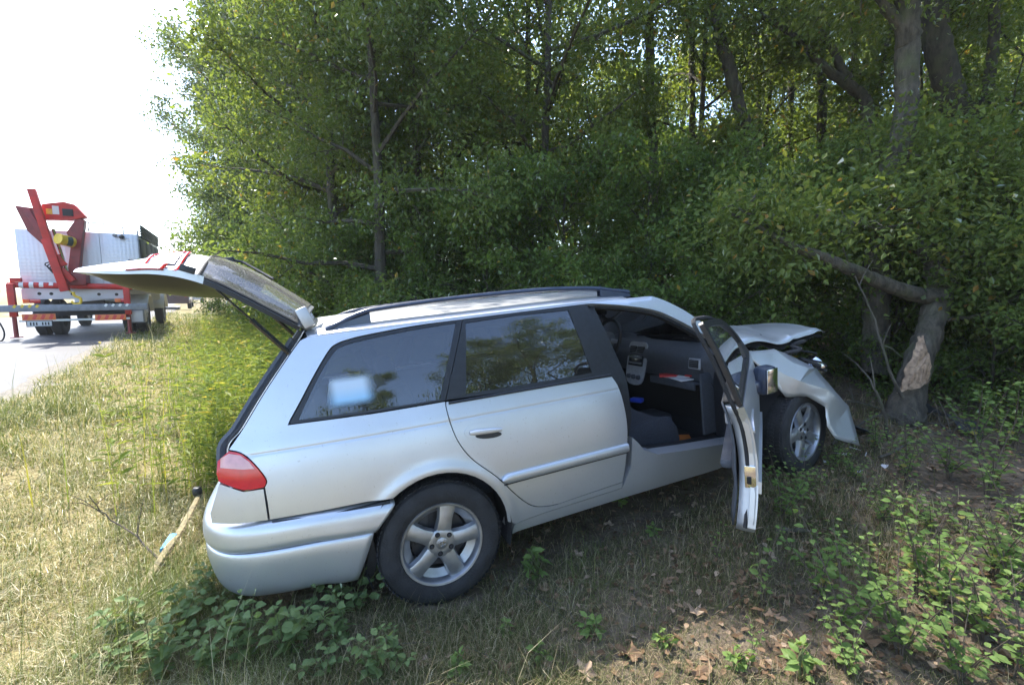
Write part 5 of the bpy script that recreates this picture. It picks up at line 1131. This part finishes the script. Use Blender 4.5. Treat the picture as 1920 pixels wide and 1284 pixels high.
for i, (px, py) in enumerate(((600, 1275), (640, 1215), (660, 1150), (700, 1282), (575, 1200), (540, 1240), (745, 1260))):
    herb('nettle' if i % 2 else 'bind', px, py, .66 + .12 * (i % 3), 'green herb growing before the rear wheel and mud flap', 'herbs before the rear wheel')
for i, (px, py, k, sc) in enumerate(((1540, 1130, 'sprig', .9), (1720, 1120, 'sprig', 1.1), (1860, 1090, 'sprig2', 1.1), (1575, 1195, 'sprig', 1.), (1690, 1230, 'sprig2', 1.05), (1760, 1160, 'sprig', .95), (1835, 1210, 'sprig2', 1.1), (1890, 1130, 'sprig', .95), (1640, 1130, 'sprig2', .8), (1800, 1285, 'sprig2', .95), (1905, 1275, 'sprig', .9), (1590, 1275, 'sprig2', .75))):
    herb(k, px, py, sc * 1.0, 'low bright leaved shrub on the woodland floor away from the wagon', 'low bright shrubs on the woodland floor', 'shrub')
for px, py, k, sc in ((1465, 985, 'sprig', .95), (1500, 940, 'sprig2', .8)):
    herb(k, px, py, sc, 'bright leaved shrub growing against the open front door', 'bright shrubs against the open door', 'shrub')
for px, py in ((1655, 985), (1740, 1000)): herb('sprig2', px, py, .72, 'low bright shrub among brown leaves before the struck tree', 'bright shrubs before the struck tree', 'shrub')
for px, py, sc in ((1430, 1130, 1.), (1345, 1050, .6), (1410, 1240, .5)): herb('seed', px, py, sc, 'thin upright seedling in front of the open door', 'seedlings in front of the open door', 'seedling')
for px, py, sc in ((1162, 950, 1.1), (1225, 1010, .8), (1005, 1085, 1.5), (1110, 1195, 1.), (1010, 1240, .8), (1240, 1215, .8), (1380, 1260, .9), (1500, 1270, 1.2), (860, 1270, .9), (950, 1190, .7)): herb('tuft', px, py, sc, 'tiny green plant on bare ground near the wagon sill', 'tiny green plants near the sill')
for px, py, k, sc in ((1700, 905, 'sprig', .9), (1780, 900, 'sprig2', 1.1), (1850, 930, 'sprig', 1.05), (1905, 1000, 'sprig2', 1.0), (1830, 850, 'sprig', 1.2), (1900, 850, 'sprig', 1.2), (1600, 900, 'sprig2', .6), (1560, 880, 'sprig2', .7), (1640, 850, 'sprig', .7)):
    o = herb(k, px, py, sc, 'leafy sapling clump by the torn trunk and broken branches', 'sapling clumps by the torn trunk', 'shrub')
# lobed dry leaves that can be told apart
lob = []
for k in range(22):
    a = 2 * math.pi * k / 22; r_2 = (.032 + .008 * math.cos(5 * a) + .003 * math.sin(9 * a)) * (1.25 if abs(a - math.pi) > 2.2 else 1.); lob.append((r_2 * math.cos(a) * 1.25, r_2 * math.sin(a)))
q = random.Random(31); lm = []
for v in range(3):
    me = bpy.data.meshes.new('fallen_leaf'); vv = [(0, 0, .004)] + [(x, y, .012 * math.sin(4 * x / .04 + v) + .010 * abs(y) / .03 * q.uniform(.3, 1.4) + .004) for x, y in lob]
    me.from_pydata(vv, [], [(0, i + 1, (i + 1) % 22 + 1) for i in range(22)]); a = me.attributes.new('tint', 'FLOAT', 'POINT'); t_ = (.75, .95, .5)[v]
    a.data.foreach_set('value', [t_ + q.uniform(-.04, .04) for _ in vv]); me.materials.append(MATS['dry_leaf']); lm.append(me)
for i, (px, py, sc) in enumerate(((1010, 1020, 1.0), (1085, 1045, 1.2), (1130, 1040, 1.), (1020, 1110, 1.3), (1300, 1155, 1.9), (1180, 1240, 1.9), (1085, 1205, 1.2), (1100, 1275, 1.5), (1310, 1275, 1.5), (1250, 1100, 1.), (1140, 990, 1.), (1190, 1010, .9), (1450, 1165, 1.2), (1540, 1110, 1.3), (1620, 1210, 1.6), (1560, 1240, 1.3), (1440, 1050, 1.2), (1390, 1100, 1.), (1690, 930, 1.1), (1730, 950, 1.2), (1800, 960, 1.3), (1770, 1040, 1.3), (1860, 1050, 1.2), (1650, 1050, 1.1), (1710, 1090, 1.3), (1505, 1045, 1.), (1600, 950, 1.), (870, 1240, 1.1), (800, 1250, 1.), (940, 1270, 1.3), (1330, 985, .9), (1270, 975, .9), (1480, 1235, 1.2), (1870, 1240, 1.6), (1760, 1270, 1.5))):
    o = bpy.data.objects.new('fallen_leaf', lm[i % 3]); COL.objects.link(o); x, y = ground_px(px, py); o.location = (x, y, float(ground(x, y)) + .022); o.rotation_euler = (q.uniform(-.35, .35), q.uniform(-.35, .35), q.uniform(0, 6.28)); o.scale = (sc * .62,) * 3
    tag(o, 'pale brown lobed dry leaf lying on the woodland floor', 'leaf', 'dry leaves lying on the woodland floor')
# weathered pole with blue tape and black knob by the bumper, dry twig, log, dead branches
def gp(px, py, lift=.0):
    x, y = ground_px(px, py); return Vector((x, y, float(ground(x, y)) + lift))
A_, B_, C_ = gp(258, 1135, .03), gp(345, 1035, .14), gp(378, 985, .20)
simple('weathered_wood', (.22, .18, .09), .85, 0, .45, 25, .6, 50)
pole = empty('broken_pole', A_); mb = MB(); mb.tube([Vector(p) - A_ for p in crom([A_, A_.lerp(B_, .5) + Vector((.01, 0, .02)), B_, C_], 5)], [.018, .02, .022, .021, .02, .022, .024, .023, .022, .021, .02, .02, .02, .018, .017, .016], 8, flat=.7); mb.build('pole_shaft', 'weathered_wood', pole)
mb = MB(); t0, t1 = A_.lerp(B_, .64) - A_, A_.lerp(B_, .86) - A_; mb.tube([t0 + Vector((-.012, -.008, .006)), t1 + Vector((-.006, -.01, .012))], .024, 8, flat=.8); mb.build('tape', 'blue_tape', pole)
mb = MB(); mb.lathe([(0, .028), (.02, .024), (.028, .008), (.026, -.02), (.014, -.03)], 14, Matrix.Translation(C_ - A_ + Vector((-.01, 0, .03)))); mb.build('knob', 'black_trim', pole)
tag(pole, 'broken wooden pole with blue tape and black knob beside the rear bumper', 'pole')
def dead_branch(pts, rad, label, name='dead_branch', mat='bark_grey', twigs=3, seed=0, group=None, cat='branch'):
    q = random.Random(seed); O = pts[0].copy(); mb = MB(); c = crom([p - O for p in pts], 4); n_ = len(c); mb.tube([Vector(p) + Vector((q.gauss(0, .006), 0, q.gauss(0, .006))) for p in c], [rad * (1 - .75 * i / n_) for i in range(n_)], 7)
    for k in range(twigs):
        i = q.randrange(n_ // 3, n_ - 1); b = Vector(c[i]); d = Vector((q.uniform(-1, 1), q.uniform(-.5, .5), q.uniform(-.2, 1))).normalized(); l = q.uniform(.1, .3); mb.tube([b, b + d * l * .5 + Vector((0, 0, .02)), b + d * l], [rad * .4, rad * .3, rad * .12], 5)
    o = mb.build(name, mat); o.location = O; tag(o, label, cat, group); return o
dead_branch([gp(318, 1085, .05), gp(262, 1050, .13), gp(205, 1035, .2), gp(178, 1030, .3)], .006, 'thin dry branched twig leaning over the grass beside the broken pole', 'dry_twig', 'stem_brown', 5, 1, cat='twig')
G = 'dead branches round the struck tree'
Vp = lambda *a: Vector(at_px(*a))
dead_branch([Vp(1690, 745, 3.75), Vp(1668, 690, 3.75), Vp(1640, 600, 3.8), Vp(1605, 520, 3.9)], .014, 'long thin grey stick leaning against the struck tree', seed=2)
dead_branch([gp(1665, 830, .02), Vp(1655, 770, 3.5), Vp(1640, 725, 3.5), Vp(1628, 705, 3.55)], .015, 'short pale dead stick standing up from the ground before the struck tree', seed=3, twigs=2)
for i, l in enumerate((((1560, 845), (1640, 800), (1720, 810), (1790, 850)), ((1650, 870), (1730, 850), (1800, 880)), ((1720, 800), (1780, 830), (1850, 890)), ((1500, 770), (1600, 770), (1700, 800)))):
    dead_branch([gp(px, py, .05 + .04 * (k % 2)) for k, (px, py) in enumerate(l)], .011, 'dead branch lying on the ground round the struck tree', seed=10 + i, twigs=6, group=G)
dead_branch([Vp(1430, 640, 5.4), Vp(1300, 545, 5.6), Vp(1220, 545, 5.7), Vp(1150, 560, 5.8)], .011, 'bare pale branch lying across the shrubs behind the roof', seed=20, twigs=4)
lg = dead_branch([gp(1452, 1005, .02), gp(1490, 1003, .025), gp(1525, 1004, .02)], .022, 'short grey weathered log piece below the open door', 'log_piece', 'bark_grey', 0, 21, cat='log')
simple('black_debris', (.02, .021, .024), .55, 0, .4, 15, .3, 40)
for i, (px, py, s_, lab) in enumerate(((1715, 752, .30, 'torn black plastic shield lying against the foot of the struck tree'), (1795, 780, .26, 'broken black plastic panel lying right of the struck tree'), (1600, 790, .20, 'bent black plastic strip lying between wagon nose and struck tree'))):
    q = random.Random(i + 3); mb = MB(); mb.grid([[((u - .5) * s_, (v - .5) * s_ * .7, s_ * .35 * math.sin(2.2 * u + .5) * (1 - .4 * v) + q.uniform(-.015, .015)) for v in np.linspace(0, 1, 5)] for u in np.linspace(0, 1, 6)])
    o = mb.build('plastic_debris', 'black_debris', smooth=False, solid=.006); x, y = ground_px(px, py + 30); o.location = (x, y, float(ground(x, y)) + .03); o.rotation_euler = (R(25), R(-10), i * 1.3); tag(o, lab, 'debris')
for i, (px, py) in enumerate(((1603, 848), (1622, 862), (1580, 858), (1655, 880), (1545, 872), (1612, 893))):
    q = random.Random(i); mb = MB(); vv = [Vector((q.gauss(0, .022), q.gauss(0, .022), q.gauss(0, .008))) for _ in range(6)]; mb.add(vv, [(0, 1, 2), (0, 2, 3), (1, 2, 4), (3, 4, 5), (0, 3, 5)]); o = mb.build('lamp_shard', 'clear_lens', smooth=False, solid=.003); o.location = gp(px, py, .03); tag(o, 'small pale shard of lamp glass on the ground before the front wheel', 'shard', 'pale lamp shards before the front wheel')

# ================================================================== recovery truck on the road
simple('truck_white', (.66, .66, .69), .42, 0, .06, 3, coat=.2)
simple('truck_red', (.50, .022, .012), .55, 0, .22, 6); simple('truck_darkred', (.22, .022, .022), .45, 0, .2, 8)
simple('truck_grey', (.20, .21, .23), .5, .2, .2, 10); simple('truck_green', (.022, .040, .034), .6, 0, .3, 4); simple('chassis', (.02, .02, .022), .7)
simple('reflector_orange', (.85, .20, .04), .35); simple('reflector_red', (.75, .06, .04), .35); simple('yellow_paint', (.72, .48, .03), .4, 0, .2, 12); simple('stripe_white', (.7, .7, .66), .6); simple('number_plate', (.62, .62, .62), .4)
m, nt, N, L, b_ = new_mat('checker_plate'); b_.inputs['Base Color'].default_value = (.62, .62, .66, 1); b_.inputs['Metallic'].default_value = .35; b_.inputs['Roughness'].default_value = .4
tc = N.new('ShaderNodeTexCoord'); mp = N.new('ShaderNodeMapping'); mp.inputs['Rotation'].default_value = (0, R(45), 0); L.new(tc.outputs['Object'], mp.inputs[0])
sp = N.new('ShaderNodeSeparateXYZ'); L.new(mp.outputs[0], sp.inputs[0])
def sinw(o_):
    a = N.new('ShaderNodeMath'); a.operation = 'MULTIPLY'; a.inputs[1].default_value = 52.; L.new(o_, a.inputs[0]); s_ = N.new('ShaderNodeMath'); s_.operation = 'SINE'; L.new(a.outputs[0], s_.inputs[0]); return s_.outputs[0]
pr = N.new('ShaderNodeMath'); pr.operation = 'MULTIPLY'; L.new(sinw(sp.outputs[0]), pr.inputs[0]); L.new(sinw(sp.outputs[2]), pr.inputs[1])
bp = N.new('ShaderNodeBump'); bp.inputs['Strength'].default_value = .35; bp.inputs['Distance'].default_value = .006; L.new(pr.outputs[0], bp.inputs['Height']); L.new(bp.outputs[0], b_.inputs['Normal'])
truck = empty('recovery_truck', (-11.3, 12.2, .29), R(31)); tag(truck, 'white recovery truck with red folding crane at its rear parked on the road', 'truck')
def tb(name, mat, boxes, parent=truck, ch=.01, **k):
    mb = MB()
    for bx_ in boxes: mb.box(bx_[0], bx_[1], ch=ch, rot=bx_[2] if len(bx_) > 2 else None)
    return mb.build(name, mat, parent, **k)
X0, X1 = -1.07, 1.32; XC = (X0 + X1) / 2
tb('chassis_frame', 'chassis', [((XC - .4, 2.8, .78), (.1, 6.2, .2)), ((XC + .4, 2.8, .78), (.1, 6.2, .2)), ((XC, .1, .78), (1.0, .1, .2)), ((XC, .5, .70), (2.0, .5, .3))], ch=0)
body = tb('box_body', 'truck_white', [((XC, 2.05, 1.98), (X1 - X0, 4.0, 1.5))], ch=.03)
for i, xx in enumerate(np.linspace(X0, X1, 4)[:-1] + (X1 - X0) / 6): tb('rear_panel', 'checker_plate', [((xx, .035, 1.98), ((X1 - X0) / 3 - .012, .02, 1.47))], body, .004)
tb('corner_trim', 'truck_grey', [((X1 + .006, .04, 2.02), (.03, .05, 1.62))], body, .006)
for k in range(5): tb('side_slat', 'truck_green', [((X1 + .035, 2.2, 2.70 + .07 * k - .0), (.05, 3.6, .055))], body, .01)
for k in range(4): tb('side_locker', 'truck_green', [((X1 + .02, .60 + k * .95, 2.30), (.05, .88, .62))], body, .015)
for k in range(4): tb('lower_locker', 'truck_white', [((X1 + .015, .60 + k * .95, 1.55), (.04, .88, .70))], body, .015)
mb = MB(); mb.tube(crom([(.32, .05, 2.74), (.32, .05, 2.92), (.40, .05, 2.97), (.95, .05, 2.92), (1.02, .05, 2.86), (1.02, .05, 2.72)], 4), .016, 6); mb.build('roof_rack_rail', 'truck_grey', body)
mb = MB(); mb.lathe([(0, .05), (.05, .04), (.06, 0), (.03, -.05)], 12, Matrix.Translation((1.0, -.08, 2.62)) @ Matrix.Rotation(R(90), 4, 'X')); mb.tube([(1.0, 0, 2.7), (1.0, -.06, 2.63)], .014, 6); mb.build('work_lamp', 'chassis', body)
mb = MB(); mb.lathe([(0, .05), (.045, .04), (.05, 0), (.03, -.05)], 12, Matrix.Translation((.86, -.08, 2.66)) @ Matrix.Rotation(R(90), 4, 'X')); mb.build('work_lamp', 'truck_grey', body)
cab = tb('cab', 'truck_white', [((XC, 5.05, 1.55), (2.3, 1.7, 1.75))], ch=.12); tb('cab_window', 'black_gloss', [((X1 + .0, 5.1, 1.95), (.06, .9, .6))], cab, .02); mb = MB(); mb.tube([(X1 - .15, 4.1, 1.2), (X1 - .15, 4.1, 3.0)], .05, 8); mb.lathe([(0, .12), (.07, .1), (.075, 0)], 10, Matrix.Translation((X1 - .15, 4.1, 3.0))); mb.build('exhaust_stack', 'chassis', cab)
skirt = tb('rear_skirt', 'truck_white', [((XC - .12, -.06, 1.12), (2.1, .05, .26))], ch=.01)
for xx in (-.72, -.5, -.1, .42, .78): mb = MB(); mb.lathe([(0, .0), (.038, .0), (.042, -.02)], 12, Matrix.Translation((xx, -.09, 1.12 - .02 * xx)) @ Matrix.Rotation(R(90), 4, 'X')); mb.build('skirt_hole', 'chassis', skirt)
mb = MB(); mb.tube([(-1.2, -.3, 1.35), (1.15, -.3, 1.30)], .075, 10); beam = mb.build('outrigger_beam', 'truck_red', truck)
for k in range(5): mb = MB(); mb.tube([(-1.0 + k * .18, -.3, 1.345), (-.92 + k * .18, -.3, 1.343)], .078, 10, cap=False); mb.build('beam_stripe', 'stripe_white', beam)
for xx in (-1.13, 1.04):
    leg = tb('outrigger_leg', 'truck_red', [((xx, -.4, .98), (.13, .13, .80))], ch=.012); mb = MB(); mb.tube([(xx, -.4, .10), (xx, -.4, .75)], .045, 10); mb.build('leg_ram', 'truck_darkred', leg); mb = MB(); mb.lathe([(.0, .03), (.11, .025), (.12, 0), (0, 0)], 14, Matrix.Translation((xx, -.4, .075))); mb.build('leg_foot', 'truck_darkred', leg)
tb('outrigger_lug', 'truck_red', [((-1.05, -.3, 1.47), (.20, .12, .10))], beam)
gb = tb('grey_tail_bar', 'truck_grey', [((.02, -.72, .79), (2.95, .10, .16))], ch=.012)
for sg, xs_ in ((1, (-1.0, -.87, -.74, -.61)), (-1, (.66, .80, .94, 1.08))):
    for xx in xs_: tb('hazard_stripe', 'yellow_paint' if sg > 0 else 'stripe_white', [((xx, -.772, .84), (.05, .004, .075), ('Y', R(35)))], gb, 0)
tb('light_bar', 'stripe_white', [((XC - .1, -.5, .48), (2.1, .05, .05))], ch=.006)
for x0_, x1_ in ((-.96, -.36), (.38, 1.0)):
    w = (x1_ - x0_) / 4; zz = .57 if x0_ < 0 else .52
    rb = tb('reflector_board', 'reflector_orange', [(((x0_ + x1_) / 2, -.53, zz), (x1_ - x0_, .02, .15))], ch=.004)
    for k in range(4): tb('reflector_stripe', 'reflector_red', [((x0_ + w * (k + .5), -.5425, zz), (w * .42, .003, .125), ('Y', R(25)))], rb, 0)
npl = tb('number_plate', 'number_plate', [((-.665, -.53, .405), (.44, .015, .12))], ch=.003); tb('plate_frame', 'chassis', [((-.665, -.52, .405), (.48, .012, .15))], npl, .003)
for k, xx in enumerate(np.linspace(-.82, -.50, 7)): tb('plate_character', 'chassis', [((xx, -.539, .405), (.026, .003, .075))], npl, 0) if k != 3 else None
for x0_ in (-.86, .90): tl2 = tb('tail_lamp', 'red_lens', [((x0_ + .06, -.14, .95), (.20, .05, .10))], ch=.012); tb('tail_indicator', 'reflector_orange', [((x0_ - .10, -.14, .95), (.12, .05, .10))], tl2, .012)
def truck_wheel(x, y, dual):
    w = empty('truck_wheel', (x, y, .49), 0, truck); T = Matrix.Rotation(R(90), 4, 'Y')
    for j, dx in enumerate((-.15, .15) if dual else (0,)):
        mb = MB(); mb.lathe([(.26, -.11), (.33, -.125), (.44, -.12), (.485, -.09), (.49, 0), (.485, .09), (.44, .12), (.33, .125), (.26, .11)], 32, Matrix.Translation((dx, 0, 0)) @ T); mb.build('tyre', 'tyre', w)
    mb = MB(); mb.lathe([(0, .10), (.08, .10), (.10, .04), (.20, .02), (.25, .10), (.275, .11), (.275, -.1), (0, -.1)], 24, Matrix.Translation(((.15 if dual else 0) * (1 if x > 0 else -1), 0, 0)) @ (T if x > 0 else Matrix.Rotation(R(-90), 4, 'Y'))); mb.build('rim', 'truck_grey', w)
truck_wheel(-.78, .95, True); truck_wheel(1.02, .95, True); truck_wheel(-.88, 4.7, False); truck_wheel(1.18, 4.7, False)
for yy in (.95, 4.7):
    mb = MB(); mb.grid([[(xx, yy + .60 * math.cos(a), .49 + .60 * math.sin(a)) for a in np.linspace(.15, math.pi - .15, 14)] for xx in (X1 - .42, X1 + .05)]); mb.build('mudguard', 'truck_white', truck, solid=.02)
bxm = tb('tool_box', 'truck_grey', [((1.17, -.05, .52), (.36, .4, .36))], ch=.02); tb('tool_box_lid', 'truck_white', [((1.17, -.26, .52), (.30, .02, .30))], bxm, .01)
mb = MB(); q = random.Random(2)
for k in range(3): mb.tube(crom([(-.3 + .06 * k, -.25, 1.55), (-.42 - .04 * k, -.32, 1.75 + .05 * k), (-.25, -.3, 1.9), (-.12, -.3, 1.6)], 5), .014, 5)
mb.build('hydraulic_hose', 'rubber', truck)
mb = MB(); mb.tube(crom([(-1.42, -.72, .80), (-1.30, -.80, .55), (-1.20, -.85, .25), (-1.26, -.85, .05), (-1.45, -.8, .10)], 6), .018, 6); mb.build('air_hose', 'rubber', truck)
# crane
tb('crane_base', 'truck_darkred', [((.02, -.25, 1.50), (.5, .45, .30))], ch=.03)
crane = empty('crane', (0, 0, 0), 0, truck)
YT = lambda y: Matrix.Translation((0, y, 0)) @ Matrix(((1, 0, 0, 0), (0, 0, 1, 0), (0, 1, 0, 0), (0, 0, 0, 1)))
mb = MB(); mb.prism([(-.10, 1.55), (.12, 1.55), (.24, 2.35), (.35, 2.98), (.20, 3.02), (-.02, 2.65), (.05, 2.4)], .26, YT(-.42)); mb.build('crane_column', 'truck_darkred', crane, bevel=.01)
mb = MB(); mb.prism([(-.44, 2.93), (.10, 2.95), (.36, 3.03), (.37, 3.08), (.19, 3.34), (.0, 3.39), (-.40, 3.30)], .28, YT(-.46)); mbm = mb.build('main_boom', 'truck_red', crane, bevel=.012)
tb('control_box', 'chassis', [((.06, -.47, 3.13), (.20, .03, .17))], mbm); tb('white_decal', 'stripe_white', [((-.16, -.463, 3.17), (.12, .006, .20))], mbm, 0); tb('yellow_decal', 'yellow_paint', [((-.28, -.463, 3.13), (.11, .006, .13))], mbm, 0)
def bar(a, b, w, d, y): # slanted box beam in the rear plane
    a = Vector(a); b = Vector(b); m_ = (a + b) / 2; l = (b - a).length; ang = math.atan2(b.x - a.x, b.y - a.y); return ((m_.x, y, m_.y), (w, d, l), ('Y', ang))
jib = tb('folding_jib', 'truck_red', [bar((-.50, 3.60), (-.30, 2.35), .14, .16, -.66), bar((-.34, 2.45), (-.10, 1.20), .17, .18, -.66)], crane, .012)
tb('jib_extension', 'truck_darkred', [bar((-.64, 3.15), (-.30, 2.25), .12, .14, -.62)], jib, .01)
mb = MB(); mb.prism([(-.83, 3.20), (-.52, 3.17), (-.30, 2.30), (-.40, 2.28), (-.66, 2.62)], .10, YT(-.64)); mb.build('jib_bracket', 'truck_darkred', jib, bevel=.01)
mb = MB(); mb.tube([(-.22, -.58, 2.7), (-.05, -.58, 1.7)], .035, 8); mb.tube([(-.05, -.58, 1.7), (0.0, -.58, 1.45)], .02, 8); mb.build('hydraulic_ram', 'chrome', jib)
mb = MB(); mb.tube([(-.10, -.8, 2.46), (.10, -.55, 2.40)], .13, 14); wn_ = mb.build('winch_drum', 'yellow_paint', crane); mb = MB(); mb.tube([(.02, -.70, 2.42), (.10, -.64, 2.41)], .115, 14); mb.build('winch_motor', 'truck_green', wn_)
tb('jib_foot', 'truck_red', [bar((-.14, 1.75), (.06, 1.45), .12, .14, -.60), bar((-.25, 2.05), (-.12, 1.8), .22, .12, -.60)], jib, .01)
mb = MB(); mb.tube([(-.06, -.66, 1.25), (.08, -.70, 1.10)], .012, 6); mb.tube(crom([(.05, -.7, 1.18), (.07, -.7, 1.08), (.17, -.7, 1.02), (.16, -.7, .90), (.05, -.7, .88), (.0, -.7, .95)], 5), [.03] * 16 + [.028] * 5 + [.022] * 5, 8); mb.build('crane_hook', 'yellow_paint', crane)

# cars parked beyond the truck
def far_car(x, y, col, label, rz):
    simple('far_paint_' + col[0], col[1], .3, .3, .05, 4, coat=.5); c = empty('parked_car', (x, y, float(ground(x, y))), rz); tag(c, label, 'car')
    prof = [(-.85, .35), (-.88, .75), (-.80, .95), (-.66, 1.38), (.66, 1.38), (.80, .95), (.88, .75), (.85, .35)]
    mb = MB(); rows = []
    for yy, sx, zt in ((-2.1, .92, .93), (-2.0, .98, .98), (-1.5, 1., 1.2), (-1.0, 1., 1.42), (.4, 1., 1.44), (1.0, 1, 1.05), (1.9, .95, .85), (2.1, .85, .6)): rows.append([(px_ * sx, yy, min(pz, zt - (1.38 - pz) * .12 if pz > .9 else pz)) for px_, pz in prof])
    mb.grid(rows); mb.add(rows[0], [tuple(range(8))]); mb.add(rows[-1], [tuple(range(8))]); mb.build('body', 'far_paint_' + col[0], c)
    tb('rear_window', 'black_gloss', [((0, -1.52, 1.14), (1.2, .05, .36), ('X', R(-38)))], c, .01)
    for sx in (-1, 1):
        tb('tail_light', 'red_lens', [((sx * .72, -2.09, .82), (.22, .05, .14))], c, .01); tb('side_window', 'black_gloss', [((sx * .79, -.2, 1.16), (.08, 1.5, .30), ('Y', R(sx * -14)))], c, .01)
        for yy in (-1.3, 1.3):
            w = empty('wheel', (sx * .78, yy, .31), 0, c); mb = MB(); mb.lathe([(.19, -.09), (.30, -.1), (.315, 0), (.30, .1), (.19, .09)], 20, Matrix.Rotation(R(90), 4, 'Y')); mb.build('tyre', 'tyre', w); mb = MB(); mb.lathe([(0, .07), (.15, .06), (.2, .09), (.2, -.05)], 16, Matrix.Rotation(R(90 * sx), 4, 'Y')); mb.build('rim', 'alloy', w)
far_car(-21.6, 30.0, ('dark', (.045, .018, .02)), 'dark red car parked on the road beyond the recovery truck', R(32))
far_car(-27.8, 40.5, ('pale', (.35, .36, .38)), 'pale grey car parked far beyond the recovery truck', R(32))
# ================================================================== thin haze added to lift the dark of the wood
m = bpy.data.materials.new('haze_air'); m.use_nodes = True; MATS['haze_air'] = m; N, L = m.node_tree.nodes, m.node_tree.links; N.clear()
out = N.new('ShaderNodeOutputMaterial'); pv = N.new('ShaderNodeVolumePrincipled'); pv.inputs['Color'].default_value = (.86, .92, 1, 1); pv.inputs['Density'].default_value = .0008; pv.inputs['Anisotropy'].default_value = .2; L.new(pv.outputs[0], out.inputs['Volume'])
mb = MB(); mb.box((0, 300, 8.5), (1300, 1300, 22)); hz = mb.build('haze', 'haze_air', smooth=False); tag(hz, 'thin pale haze added over the road and wood to lift the dark', 'haze', kind='stuff')
scene.cycles.volume_bounces = 1
